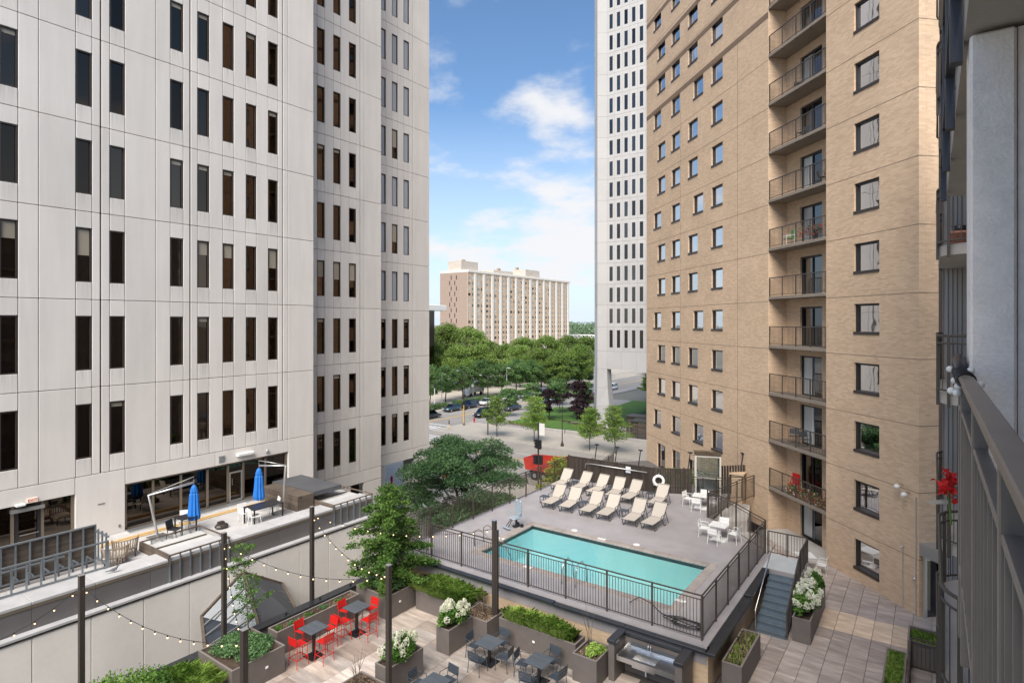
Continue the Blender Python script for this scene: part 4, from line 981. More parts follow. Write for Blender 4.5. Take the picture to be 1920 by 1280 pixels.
for k in range(-3, 4): cbalcony(13.4, 17.3, k)
for k in (-3, -2, -1, 2, 3): cbalcony(7.9, 11.9, k) if k < 0 else None
# own balcony: slab below, slab above, party pier
MB().box(.16, 1.14, -3.4, 4.35, 10.65, 10.85, 0, .01).build('balcony_slab', MT['slabcam'], CB, world=True)
MB().prism([(.135,-3.4),(.135,8.4),(.2,8.55),(1.14,8.55),(1.14,-3.4)], 'z', 13.62, 13.82).build('balcony_slab', MT['slabcam'], CB, world=True)
MB().box(.5, .7, -3.4, 8.3, 13.5, 13.619).build('slab_beam', MT['slabcam'], CB, world=True)
pc = MB().box(.154, .335, 3.75, 4.1, 10.85, 13.6, 0, .012)
pc.build('party_pier', M('rough_painted_concrete', (.86, .80, .765), .9, var=(9, .09), var2=(70, .08), bump=(75, .8, .006)), CB, world=True)
MB().box(.34, 1.14, 3.78, 4.1, 10.85, 13.6).build('party_wall', M('painted_party_wall', (.80, .745, .72), .9, var=(9, .08), bump=(40, .4, .01)), CB, world=True)
br = MB(); z = 13.82
for y in (2.6, 3.9, 5.2, 6.6, 8.2): br.box(.075, .13, y-.04, y+.04, z-.3, z+1.0)
br.box(.075, .13, -2, 8.3, z+.06, z+.1).box(.075, .13, -2, 8.3, z+1.0, z+1.06)
for i in range(60): br.box(.095, .108, 1.2+i*.118, 1.213+i*.118, z+.1, z+1.0)
br.build('upper_rail', M('blue_black_rail', (.055, .06, .075), .45, metal=.4), CB, world=True)
# the rail beside the camera
OR = thing('balcony_railing', 'brown-grey painted balcony railing close to the camera at right', 'railing', (.13, 2, 10.85))
MB().box(.098, .152, -.6, 3.72, 11.905, 11.92, 0, .004).box(.104, .146, -.6, 3.72, 11.88, 11.905).build('top_rail', MT['railcam'], OR, world=True)
MB().box(.108, .145, -.6, 3.72, 11.735, 11.755, 0, .003).build('upper_rail', MT['railcam'], OR, world=True)
MB().box(.108, .145, -.6, 3.72, 10.94, 10.965, 0, .003).build('bottom_rail', MT['railcam'], OR, world=True)
for i in range(31):
    y = -.5+i*.138
    pbox('picket', .110, .142, y-.006, y+.006, 10.96, 11.738, MT['railcam'], OR)
for y in (-.4, .55, 1.5, 2.45, 3.4, 3.7): pbox('post', .105, .147, y-.022, y+.022, 10.6, 11.885, MT['railcam'], OR, .003)
BL = thing('string_light_bundle', 'black cable with white bulbs wound round the end of the near railing', 'string lights', (.13, 3.6, 11.92))
cb = []
for i in range(90):
    a = i*.55; y = 3.95-.0075*i; cb.append((.122+.036*math.cos(a), y, 11.905+.028*math.sin(a)))
MB().tube(cb, .0055, 5).build('cable', MT['black'], BL, True, world=True)
MB().tube([(.13,3.72,11.91),(.122,3.85,11.93),(.118,3.98,11.965),(.125,4.05,11.98)], [.02,.03,.03,.012], 8).build('cable_coil', MT['black'], BL, True, world=True)
for (dx, y, dz) in ((-.045,3.95,.012),(-.03,3.72,-.03),(-.02,3.55,-.045),(.03,3.6,.03),(-.05,3.42,-.055),(-.03,3.38,-.06),(.05,3.3,-.01)):
    bb = MB().ball((.122+dx, y, 11.9+dz), .017, n=8, k=6).build('bulb', MT['white'], BL, True, world=True)
# ================================================================ VEGETATION
def leaf_mesh(name, P_, size, mat, seed=0, aspect=.55, flat=.0, up=None, fold=.18):
    """P_: (n,3) leaf centres; every leaf a small folded diamond"""
    r = np.random.default_rng(seed); n = len(P_)
    d = r.normal(size=(n, 3)); d[:, 2] *= (1-flat)
    if up is not None: d = d*.6+up
    d /= np.linalg.norm(d, axis=1)[:, None]+1e-9
    a = r.normal(size=(n, 3)); s = np.cross(d, a); s /= np.linalg.norm(s, axis=1)[:, None]+1e-9
    nrm = np.cross(d, s)
    sz = size*r.uniform(.6, 1.35, n)[:, None]
    v = np.stack([P_-d*sz*.5, P_+s*sz*aspect*.5+nrm*sz*fold*.5, P_+d*sz*.5, P_-s*sz*aspect*.5+nrm*sz*fold*.5], 1).reshape(-1, 3)
    me = bpy.data.meshes.new(name); me.vertices.add(4*n); me.vertices.foreach_set('co', v.ravel())
    me.loops.add(4*n); me.loops.foreach_set('vertex_index', np.arange(4*n)); me.polygons.add(n)
    me.polygons.foreach_set('loop_start', np.arange(n)*4); me.polygons.foreach_set('loop_total', np.full(n, 4))
    me.materials.append(mat); me.update(calc_edges=True); return me
def clump_points(cl, n, r, shell=.55):
    """points spread through clumps [(centre, (rx,ry,rz))], denser to the outside and top"""
    vol = np.array([c[1][0]*c[1][1]*c[1][2] for c in cl])**(2/3.); vol /= vol.sum()
    out_ = []
    for (c, rad), w_ in zip(cl, vol):
        k = max(4, int(n*w_)); d = r.normal(size=(k, 3)); d /= np.linalg.norm(d, axis=1)[:, None]
        d[:, 2] = np.where(d[:, 2] < -.3, -d[:, 2]*.5, d[:, 2])
        rr = shell+(1-shell)*r.random(k)**.6
        out_.append(np.array(c)+d*np.array(rad)*rr[:, None])
    return np.concatenate(out_)
def grow(seed, H, th, rx, rz, ncl, nleaf, lsize, lmat, trunk_r=.16, clr=.34, flat=.2, name='tree', shape='round', limb=True):
    """returns (trunk mesh, crown mesh) standing on z = 0"""
    rnd = random.Random(seed); r = np.random.default_rng(seed)
    zc = th+(H-th)*.5; cl = []
    for i in range(ncl):
        for _ in range(40):
            u = rnd.uniform(-1, 1); a = rnd.uniform(0, 2*PI); q = rnd.random()**.45
            if shape == 'round': w_ = math.sqrt(max(0, 1-u*u))
            elif shape == 'vase': w_ = (.45+.55*(u+1)/2)*math.sqrt(max(0, 1-max(0, u)**3))
            elif shape == 'spire': w_ = min(1., (1-(u+1)/2)**.8*1.15+.16)*(1 if u > -.8 else .8)
            else: w_ = (1-(u+1)/2)**.75*.95+.08
            if w_ > .05: break
        c = (rx*w_*q*math.cos(a)*.82, rx*w_*q*math.sin(a)*.82, zc+u*(H-th)*.5*.86)
        s = clr*rnd.uniform(.7, 1.25)*(1.0 if shape != 'cone' else max(.45, w_*1.3))
        cl.append((c, (rx*s, rx*s, rx*s*rz)))
    P_ = clump_points(cl, nleaf, r)
    crown = leaf_mesh(name+'_crown', P_, lsize, lmat, seed, flat=flat)
    tm = MB(); top = (rnd.uniform(-.1, .1)*rx, rnd.uniform(-.1, .1)*rx, H*.82)
    pts = [(0, 0, -.1), (.02, 0, th*.5), (top[0]*.4, top[1]*.4, th), (top[0]*.8, top[1]*.8, (th+H*.82)/2), top]
    tm.tube(pts, [trunk_r*1.25, trunk_r, trunk_r*.85, trunk_r*.45, trunk_r*.12], 8)
    if limb:
        for (c, rad) in rnd.sample(cl, min(len(cl), 16)):
            z0 = th*.85+max(0, (c[2]-th))*rnd.uniform(.25, .5); b = (top[0]*.5, top[1]*.5, z0)
            mid = ((b[0]+c[0])/2, (b[1]+c[1])/2, (b[2]+c[2])/2-.08*rx)
            tm.tube([b, mid, c], [trunk_r*.42, trunk_r*.26, trunk_r*.08], 5)
    return tm.mesh(name+'_trunk', MT['bark'], True), crown
def branch_tree(seed, H, th, prof, nb, nleaf, lsize, lmat, trunk_r, rise=.25, droop=.1, sp=.16, name='tree', flat=.4):
    """open branching tree: sprays of leaves along limbs whose reach follows prof(u), u = 0 at the lowest limb, 1 at the tip"""
    rnd = random.Random(seed); r = np.random.default_rng(seed); tm = MB(); P_ = []
    lean = (rnd.uniform(-.06, .06)*H, rnd.uniform(-.06, .06)*H)
    tp = lambda z: (lean[0]*max(0., z/H)**1.5, lean[1]*max(0., z/H)**1.5, z)
    tm.tube([tp(z) for z in (-.1, th, th+(H-th)*.35, th+(H-th)*.7, H*.98)], [trunk_r*1.25, trunk_r, trunk_r*.7, trunk_r*.4, trunk_r*.08], 7)
    for i in range(nb):
        u = (i+rnd.random()*.9)/nb; L = prof(u)*rnd.uniform(.55, 1.2); a = i*2.4+rnd.uniform(-.5, .5); z0 = th+(H-th)*u*.93
        b = Vector(tp(z0)); d = Vector((math.cos(a), math.sin(a), 0)); pts = []
        for k in range(6):
            s = k/5; pts.append(b+d*L*s+Vector((0, 0, rise*L*s-droop*L*s*s*2))+Vector((rnd.uniform(-.05, .05)*L, rnd.uniform(-.05, .05)*L, rnd.uniform(-.04, .04)*L)))
        tm.tube(pts, [trunk_r*(.35-.055*k) for k in range(6)], 4)
        n = int(nleaf*L/(nb*.6*max(prof(.3), .1))); s = r.random(n)**.65*5; k0 = np.minimum(s.astype(int), 4); fr_ = (s-k0)[:, None]; A_ = np.array([list(p) for p in pts])
        base = A_[k0]*(1-fr_)+A_[k0+1]*fr_; w_ = sp*(1.1-.5*s/5)[:, None]
        P_.append(base+r.normal(size=(n, 3))*np.array([1, 1, .5])*w_)
    return tm.mesh(name+'_trunk', MT['bark'], True), leaf_mesh(name+'_crown', np.concatenate(P_), lsize, lmat, seed, flat=flat)
def plant(name, label, cat, meshes, loc, rz=0., sc=(1, 1, 1), group=None):
    T_ = thing(name, label, cat, loc, rz, group); T_.scale = sc
    put('trunk', meshes[0], T_); put('crown', meshes[1], T_); return T_
# big locust between the building and the deck
plant('locust_tree', 'large feathery honey locust between the white building and pool deck', 'tree',
      grow(21, 10.1, 2.6, 5.0, .55, 110, 85000, .14, MT['locust'], .2, .22, .3, 'locust', 'round'), (-28.2, 33.4, -6.0))
plant('leafy_tree', 'broad-leaved tree growing in the big square planter', 'tree',
      branch_tree(15, 4.7, .15, lambda u: 1.75*(1-u)**.62+.25, 78, 17000, .12, MT['katsura'], .06, .25, .12, .17, 'katsura'), (-19.15, 17.8, .8))
plant('yellow_green_tree', 'yellow-green young tree behind the left deck railing', 'tree',
      branch_tree(8, 8.1, 3.4, lambda u: 1.9*(1-u)**.5+.3, 46, 6500, .17, MT['yellowgreen'], .07, .5, .1, .28, 'yellowgreen'), (-22.9, 38.6, -6.0))
plant('shrub', 'grey-green thin shrub behind the left deck railing', 'shrub',
      grow(18, 5.6, 2.2, 1.5, .5, 20, 1800, .16, MT['juniper'], .05, .36, .2, 'shrub', 'round'), (-23.2, 34.6, -6.0))
sap = branch_tree(31, 3.5, .5, lambda u: .75*(1-u*.5), 24, 1500, .085, MT['katsura'], .02, .8, .1, .11, 'sapling')
plant('sapling', 'slim sparse young tree rising before the dark skylight', 'tree', sap, (-20.45, 12.15, .75))
# street trees in the plaza
yt = [branch_tree(41+i, 6.3, 1.5, lambda u: 2.1*(1-u)**.6+.35, 48, 5000, .2, MT['young'], .06, .55, .1, .3, 'young') for i in range(2)]
for i, (x, y, s_) in enumerate(((-56.5,75.6,1.05),(-49.2,75.2,1.05),(-39.6,74.9,1.0),(-35.7,75.0,1.0))):
    plant('young_street_tree', 'light green young tree by the plaza kerb, '+ORD[i]+' from the left', 'tree', yt[i % 2], (x, y, -5.9), i*1.3, (s_, s_, s_*(1.08 if i % 2 else 1)), 'young trees along the plaza kerb')
pl = grow(51, 5.6, 1.3, 2.3, .6, 26, 3200, .32, MT['tree_pl'], .09, .36, .2, 'plum')
for i, (x, y, s_, d_) in enumerate(((-57.5,93,1.0,'left of three'),(-53.4,96,1.25,'tallest, middle of three'),(-49.6,90.5,.85,'smallest, right of three'))):
    plant('plum_tree', 'dark purple-leaved tree in the plaza beds, '+d_, 'tree', pl, (x, y, -5.7), i*2.1, (s_,)*3, 'purple trees in the plaza')
mid = [grow(61+i, 6.5, 1.8, 2.7, .6, 28, 3000, .36, MT['tree_dk'], .1, .36, .2, 'mid') for i in range(2)]
for i, (x, y, s_) in enumerate(((-66.5,92.5,.85),(-66.6,101,.9),(-60,101,1.0),(-55.5,104,1.0),(-66.5,111,.95))):
    plant('small_tree', 'small green tree between the avenue and the purple trees, '+ORD[i]+' in line', 'tree', mid[i % 2], (x, y, -5.9), i*.9, (s_,)*3, 'small trees of the plaza strip')
plant('small_tree', 'bushy tree on the lawn seen right of the tower pier', 'tree', mid[0], (-44.5, 113, -5.8), 1.0, (1.2, 1.2, 1.25))
plant('small_tree', 'round green tree at the back of the lawn right of the pier', 'tree', mid[1], (-47.0, 125, -5.6), 2.0, (1.15, 1.15, 1.2))
plant('small_tree', 'dark bushy tree touching the brick tower edge behind the lawn', 'tree', mid[0], (-41.5, 119, -5.6), 3.0, (1.0, 1.0, 1.1))
plant('small_tree', 'pale small tree beyond the tower pier near the road', 'tree', yt[0], (-54.5, 132, -5.8), 1.0, (1.0, 1.0, 1.0))
# avenue row, dark green
dk_ = [grow(71+i, 12.5, 3.0, 5.4, .8, 64, 11000, .42, MT['tree_dk'], .22, .30, .2, 'avenue') for i in range(3)]
row = [(-88.5, 94.2, 0.65), (-90.4, 101.4, 0.63), (-90.4, 107.5, 0.66), (-88.4, 112.6, 0.73), (-87.1, 118.4, 0.66), (-85.8, 123.0, 0.77), (-84.0, 128.0, 0.63), (-83.2, 134.7, 0.49), (-80.5, 139.0, 0.68), (-79.9, 145.6, 0.56), (-81.0, 153.4, 0.4)]
for i, (x, y, s_) in enumerate(row):
    plant('avenue_tree', 'dark green avenue tree across the road, '+ORD[i]+' from the left of the row', 'tree', dk_[i % 3], (x, y, -5.9), i*1.7, (s_, s_, s_*random.uniform(.92, 1.08)), 'trees lining the avenue')
lt_ = [grow(81+i, 17, 3, 7.4, .78, 90, 15000, .5, MT['tree_lt'], .3, .30, .1, 'park') for i in range(3)]
park = [(-113.5, 127.9, 0.95), (-113.4, 137.8, 0.91), (-112.7, 146.9, 0.73), (-111.2, 154.0, 0.67), (-100.8, 149.2, 0.8), (-93.8, 151.7, 0.83), (-93.3, 161.8, 0.78), (-90.3, 168.9, 0.8), (-86.0, 135.1, 0.65), (-80.9, 136.3, 0.61), (-93.6, 135.9, 0.63), (-112.9, 122.2, 0.76), (-80.0, 145.5, 0.68), (-102.7, 129.5, 0.68), (-102.9, 120.7, 0.65)]
for i, (x, y, s_) in enumerate(park):
    plant('park_tree', 'tall light green tree in the park wood, '+ORD[i]+' counted from the near left', 'tree', lt_[i % 3], (x, y, -5.9), i*2.3, (s_, s_, s_*random.uniform(.95, 1.1)), 'tall trees in the park')
for i, (x, y, s_) in enumerate(((-70, 205, .85), (-62, 214, .9), (-54, 220, .95), (-78, 196, .9))):
    plant('park_tree', 'light green tree framed under the white tower, '+ORD[i]+' planted', 'tree', lt_[i % 3], (x, y, -5.9), i*1.1, (s_, s_, s_*.7), 'trees seen under the tower')
# far wood as one mass
r = np.random.default_rng(3); cl = []
for i in range(420):
    x = r.uniform(-330, -60); y = r.uniform(430, 560) if r.random() < .5 else r.uniform(560, 900)
    if y < 372 and -262 < x < -108 and y > 340: y += 40
    s_ = 5+y/160
    cl.append(((x*(y/380), y, -6+s_*1.0), (s_*1.3, s_*1.3, s_*1.0)))
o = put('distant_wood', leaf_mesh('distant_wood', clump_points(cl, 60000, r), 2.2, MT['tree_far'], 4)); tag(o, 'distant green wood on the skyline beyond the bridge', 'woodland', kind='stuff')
# hedges along the car park
rh = np.random.default_rng(9)
for i, (x0, x1, y0, y1) in enumerate(((-84.8,-83.6,86,95),(-84.8,-83.6,97,111),(-84.8,-83.6,113,130))):
    n = int(900*(y1-y0)); P_ = np.stack([rh.uniform(x0, x1, n//4), rh.uniform(y0, y1, n//4), -5.85+1.15*rh.random(n//4)**.7], 1)
    T_ = thing('hedge', 'clipped dark hedge beside the parked cars, '+ORD[i]+' from the left', 'hedge', ((x0+x1)/2, (y0+y1)/2, -5.9), 0, 'hedges along the avenue')
    put('foliage', leaf_mesh('hedge', P_, .28, MT['tree_dk'], i), T_, world=True)
rh2 = np.random.default_rng(19)
P_ = np.stack([rh2.uniform(-15.5, -11.5, 2500), rh2.uniform(37.5, 40.5, 2500), .0+2.1*rh2.random(2500)**.6], 1)
P_ = P_[(P_[:, 0]+P_[:, 1] < 27.6)]
T_ = thing('hedge', 'green shrubs behind the board fence by the tower foot', 'shrub', (-13.5, 39, 0)); put('foliage', leaf_mesh('hedge', P_, .16, MT['katsura'], 5), T_, world=True)
# ---------------- planter plants
def grass_mesh(x0, x1, y0, y1, z, n, h, lean, mat, seed, w_=.014):
    r = np.random.default_rng(seed); b = np.stack([r.uniform(x0, x1, n), r.uniform(y0, y1, n), np.full(n, z)], 1)
    if lean > .5:                                    # tussocks
        c = np.stack([r.uniform(x0, x1, max(3, n//160)), r.uniform(y0, y1, max(3, n//160)), np.full(max(3, n//160), z)], 1)
        b = c[r.integers(0, len(c), n)]+r.normal(size=(n, 3))*np.array([.07, .07, 0])
        b[:, 0] = np.clip(b[:, 0], x0, x1); b[:, 1] = np.clip(b[:, 1], y0, y1)
    a = r.uniform(0, 2*PI, n); hh = h*r.uniform(.6, 1.15, n); l = lean*hh*r.uniform(.3, 1.1, n)
    d = np.stack([np.cos(a), np.sin(a), np.zeros(n)], 1); s = np.stack([-np.sin(a), np.cos(a), np.zeros(n)], 1)*w_
    m1 = b+d*l[:, None]*.35; m1[:, 2] += hh*.7; tp = b+d*l[:, None]; tp[:, 2] += hh*(1-.25*lean)
    v = np.stack([b-s, b+s, m1+s*.8, tp, m1-s*.8], 1).reshape(-1, 3)
    me = bpy.data.meshes.new('grass'); me.vertices.add(5*n); me.vertices.foreach_set('co', v.ravel()); me.loops.add(5*n); me.loops.foreach_set('vertex_index', np.arange(5*n))
    me.polygons.add(n); me.polygons.foreach_set('loop_start', np.arange(n)*5); me.polygons.foreach_set('loop_total', np.full(n, 5)); me.materials.append(mat); me.update(calc_edges=True); return me
def grass(label, x0, x1, y0, y1, z, n, h, lean, seed, mat='grass'):
    tag(put('ornamental_grass', grass_mesh(x0, x1, y0, y1, z, n, h, lean, MT[mat], seed)), label, 'grass', kind='stuff')
grass('arching green grass spilling from the planter beside the leafy tree', -17.9, -15.2, 18.35, 19.2, .68, 6500, .55, 1.0, 1)
grass('row of bright green grass tufts under the pool coping', -13.4, -10.4, 18.3, 18.8, .8, 5000, .5, .75, 2)
grass('fine green grass in the low bottom right planter', -1.3, -.8, 22.3, 25.5, .2, 2600, .16, .45, 3)
grass('soft sedge grass in the low bottom left planter', -20.4, -18.6, 8.4, 10.1, .5, 3500, .45, .9, 4)
grass('thin green shoots in the narrow mulch planter on the right', -5.65, -5.15, 20.3, 22.6, .8, 160, .22, .4, 5)
grass('patchy grass in the small planter by the tower door', -.65, .45, 25.4, 26.5, .8, 900, .10, .45, 6)
def bush(label, c, rad, n, size, mat, seed, cat='shrub', ncl=14, flat=.3, name='shrub'):
    rnd = random.Random(seed); r = np.random.default_rng(seed)
    cl = []
    for i in range(ncl):
        a = rnd.uniform(0, 2*PI); q = rnd.random()**.5
        cl.append(((c[0]+rad[0]*.7*q*math.cos(a), c[1]+rad[1]*.7*q*math.sin(a), c[2]+rad[2]*rnd.uniform(.35, .75)*(1-.4*q)), (rad[0]*.4, rad[1]*.4, rad[2]*.42)))
    T_ = thing(name, label, cat, c)
    put('foliage', leaf_mesh('foliage', clump_points(cl, n, r, .35), size, MT[mat], seed, flat=flat), T_, world=True)
    st = MB()
    for (q, _) in cl[:8]: st.tube([(c[0], c[1], c[2]-.05), ((c[0]+q[0])/2, (c[1]+q[1])/2, c[2]+(q[2]-c[2])*.6), q], [.014, .01, .004], 5)
    st.build('stem', MT['bark'], T_, world=True)
    return T_
bush('spreading green juniper filling the bottom left planter', (-19.45, 11.3, .86), (1.1, 1.0, .42), 9000, .085, 'juniper', 11, ncl=30)
bush('rounded bright green shrub with reddish tips at bottom left', (-19.6, 7.4, .5), (1.15, 1.7, 1.35), 9000, .10, 'katsura', 12, ncl=30)
bush('low evergreen skirt around the foot of the planter tree', (-19.1, 17.8, .9), (1.0, 1.0, .7), 4000, .13, 'locust', 13)
bush('bright green fern in the square planter by the sink', (-9.45, 18.25, .8), (.42, .42, .35), 1400, .09, 'grass', 14, ncl=9)
for i, y in enumerate((12.9, 13.5, 14.2, 14.9, 15.6)): bush('little succulent clump in the long narrow planter, '+ORD[i]+' from the left', (-19.7, y, .8), (.2, .24, .16), 350, .05, 'juniper' if i % 2 else 'katsura', 30+i, 'plant', 5, name='succulent')
# hydrangeas: leaves and panicles
r = np.random.default_rng(77); kk = 150
hgt = r.random(kk); a = r.uniform(0, 2*PI, kk); rad = (1-hgt)**.6*.115+.012
Pp = np.stack([rad*np.cos(a), rad*np.sin(a), hgt*.26-.03], 1)
pan = leaf_mesh('flower_head', Pp, .05, MT['petal'], 3, aspect=.9)
def hydrangea(label, c, rad, nh, seed, nl=2600):
    T_ = bush(label, c, rad, nl, .11, 'hydleaf', seed, 'hydrangea', 16, name='hydrangea')
    rnd = random.Random(seed)
    for i in range(nh):
        a = rnd.uniform(0, 2*PI); q = rnd.random()**.5
        x, y = c[0]+rad[0]*.95*q*math.cos(a), c[1]+rad[1]*.95*q*math.sin(a); z = c[2]+rad[2]*(1.0-.45*q*q)*rnd.uniform(.85, 1.05)
        o = put('flower_head', pan, T_, (x, y, z), rnd.uniform(0, 6), world=True); s_ = rnd.uniform(.6, .95); o.scale = (s_,)*3
        o.rotation_euler = (rnd.uniform(-.5, .5)+.4*q*math.sin(a)*-1, rnd.uniform(-.3, .3)+.5*q*math.cos(a), 0)
hydrangea('white hydrangea in the planter between bar and dining tables', (-14.7, 16.95, .82), (.5, .72, .85), 30, 1)
hydrangea('white hydrangea in the court centre behind the tall pole', (-14.72, 14.1, .82), (.48, .75, .85), 20, 2)
hydrangea('large white hydrangea bush beside the blue stairs', (-4.06, 26.0, .82), (.5, 1.35, .95), 44, 3, 4200)
hydrangea('white hydrangea further up the planter by the stair top', (-4.06, 27.8, .82), (.45, .7, .95), 8, 4, 1800)
# mulch chips (loose bark, not countable)
chip = []
def mulch(label, x0, x1, y0, y1, z, n, seed):
    r = np.random.default_rng(seed); P_ = np.stack([r.uniform(x0, x1, n), r.uniform(y0, y1, n), z+.03*r.random(n)], 1)
    m_ = bpy.data.materials.get('bark_chips') or leafmat('bark_chips', (.05, .032, .022), (.30, .22, .155), 0.)
    tag(put('mulch', leaf_mesh('mulch', P_, .06, m_, seed, aspect=.5, flat=.4)), label, 'mulch', kind='stuff')
mulch('bark chips in the planter beside the tall pole', -14.9, -13.77, 17.77, 18.8, .8, 2600, 1)
mulch('bark chips in the low planter at bottom centre', -15.55, -14.3, 11.95, 13.25, .46, 3000, 2)
mulch('bark chips in the fern planter by the sink', -9.97, -9.15, 17.75, 18.8, .81, 1500, 3)
mulch('bark chips in the narrow planter right of the wall corner', -5.67, -5.13, 20.2, 22.7, .81, 2200, 4)
mulch('gravel and bark in the long succulent planter', -19.95, -19.47, 12.7, 16.4, .81, 2600, 5)
mulch('gravel strip in the low bottom right planter', -1.31, -.79, 22.25, 25.55, .205, 1500, 6)
for i, (x, y, lab) in enumerate(((-14.4,18.4,'bare twigs standing in the mulch planter by the pole'),(-9.75,18.5,'bare crooked sapling in the square fern planter'),(-14.9,12.5,'bare twiggy shrub in the low mulch planter'))):
    tw = MB(); rnd = random.Random(i+3)
    for k in range(5 if i != 1 else 3):
        h = (1.0 if i != 1 else 1.8)*rnd.uniform(.6, 1); dx, dy = rnd.uniform(-.3, .3), rnd.uniform(-.3, .3)
        tw.tube([(x+dx*.1, y+dy*.1, .4), (x+dx*.4, y+dy*.4, .8+h*.4), (x+dx+rnd.uniform(-.1, .1), y+dy, .8+h)], [.014, .010, .004], 5)
        tw.tube([(x+dx*.4, y+dy*.4, .8+h*.4), (x+dx*.2-.2, y+dy*.8, .8+h*.75)], [.008, .003], 5)
    tag(tw.build('bare_twigs', MT['bark'], None, True), lab, 'shrub')
# ================================================================ FURNITURE
def place(proto, used, loc, rz, label):
    o = proto if not used else copy_tree(proto)
    o.location = loc; o.rotation_euler = (0, 0, rz); o['label'] = label; return o
# ---- chaise longue: foot end towards -y
def make_chaise():
    T_ = thing('chaise_longue', '', 'lounger', (0,0,0), 0, 'chaise longues on the pool deck')
    f = MB(); w_ = .36
    for x in (-w_, w_):
        f.tube([(x, -1.0, .36), (x, -.4, .40), (x, .18, .40)], .02, 6).tube([(x, .18, .40), (x, .72, 1.08)], .02, 6)
    for y, z in ((-1.0,.36),(.18,.39),(.71,1.07)): f.bar((-w_, y, z), (w_, y, z), .03, .03)
    f.build('frame', MT['chaise'], T_)
    for x in (-w_, w_):
        MB().tube([(x,-.97,.36),(x,-.80,.02),(x,-.62,.02),(x,-.42,.39)], .022, 6).build('leg', MT['chaise'], T_)
        MB().tube([(x,.05,.40),(x,.30,.02),(x,.55,.02)], .022, 6).build('leg', MT['chaise'], T_)
        MB().tube([(x,.44,.72),(x,.80,.02)], .02, 6).build('leg', MT['chaise'], T_)
        MB().tube([(x*1.06,-.18,.40),(x*1.12,-.12,.60),(x*1.12,.2,.62),(x*1.1,.42,.70)], .018, 6).build('arm', MT['chaise'], T_)
    s = MB(); n_ = 6; prof = [(-1.0,.385),(-.6,.39),(-.3,.405),(0,.415),(.18,.42)]
    pr = prof+[(.27,.37),(.95,.955)]
    for (a, b) in zip(prof, prof[1:]): s.add([(-w_+.02,a[0],a[1]),(w_-.02,a[0],a[1]),(w_-.02,b[0],b[1]),(-w_+.02,b[0],b[1]),(-w_+.02,a[0],a[1]-.012),(w_-.02,a[0],a[1]-.012),(w_-.02,b[0],b[1]-.012),(-w_+.02,b[0],b[1]-.012)], [(0,1,2,3),(7,6,5,4),(0,4,5,1),(2,6,7,3),(1,5,6,2),(3,7,4,0)])
    s.build('seat_sling', MT['sling'], T_)
    bq = MB(); a, b = (.19,.435), (.73,1.105)
    bq.add([(-w_+.02,a[0],a[1]),(w_-.02,a[0],a[1]),(w_-.02,b[0],b[1]),(-w_+.02,b[0],b[1]),(-w_+.02,a[0]+.01,a[1]-.012),(w_-.02,a[0]+.01,a[1]-.012),(w_-.02,b[0]+.01,b[1]-.012),(-w_+.02,b[0]+.01,b[1]-.012)], [(0,1,2,3),(7,6,5,4),(0,4,5,1),(2,6,7,3),(1,5,6,2),(3,7,4,0)])
    bq.build('back_sling', MT['sling'], T_); return T_
ch = make_chaise(); used = False
for i, x in enumerate((-18.0,-16.9,-15.55,-14.5,-12.97,-11.87)):
    place(ch, used, (x, 29.78, DZ), R(random.uniform(-4.5, 4.5)), 'beige sling chaise in the row nearer the pool, '+ORD[i]+' from the left'); used = True
for i, x in enumerate((-19.5,-18.1,-16.93,-15.75,-14.7,-13.0)):
    place(ch, True, (x, 33.25, DZ), R(random.uniform(-5, 5)), 'beige sling chaise in the back row by the fence, '+ORD[i]+' from the left')
def make_side():
    T_ = thing('side_table', '', 'side table', (0,0,0), 0, 'small side tables between the chaises')
    MB().box(-.22, .22, -.22, .22, .40, .43, 0, .008).build('table_top', MT['slate'], T_)
    for x in (-.19, .19):
        for y in (-.19, .19): MB().box(x-.015, x+.015, y-.015, y+.015, 0, .40).build('leg', MT['slate'], T_)
    return T_
sd = make_side(); used = False
for (x, y, l) in ((-18.72,29.75,'left of the front row of chaises'),(-16.25,30.1,'between second and third front chaises'),(-13.75,30.0,'between fourth and fifth front chaises'),(-18.8,33.6,'between the first two back chaises'),(-16.35,33.9,'between third and fourth back chaises'),(-13.85,33.95,'between the last two back chaises')):
    place(sd, used, (x, y, DZ), 0, 'small dark side table '+l); used = True
# ---- pool lift chair
PLt = thing('pool_lift', 'grey plastic pool lift chair at the left end of the pool', 'pool lift', (-17.75, 25.3, DZ), R(-20))
MB().box(-.24, .24, -.25, .25, .46, .56, 0, .04).build('seat', MT['grey_plastic'], PLt)
MB().prism([(-.26,.56),(.26,.56),(.3,1.25),(-.3,1.25)], 'y', .2, .28).build('backrest', MT['grey_plastic'], PLt)
for x in (-.16, .16): MB().ball((x, .24, 1.32), .1, .06, .1).build('headrest', MT['grey_plastic'], PLt, True)
MB().cyl((0, .1, .1), (0, .1, .46), .06, .06, 10).box(-.08, .08, -.1, .35, .05, .12).build('mast', MT['black'], PLt)
for x in (-.2, .2): MB().cyl((x, .3, .1), (x+.05, .3, .1), .1, .1, 12).build('wheel', MT['black'], PLt)
MB().box(-.28, .28, -.62, -.45, .1, .14).build('foot_rest', MT['grey_plastic'], PLt); MB().bar((-.1,-.5,.12),(-.05,-.2,.46), .03, .03).bar((.1,-.5,.12),(.05,-.2,.46), .03, .03).build('foot_arm', MT['black'], PLt)
for x in (-.3, .3): MB().bar((x, .2, .78), (x, -.2, .74), .05, .04).build('armrest', MT['grey_plastic'], PLt)
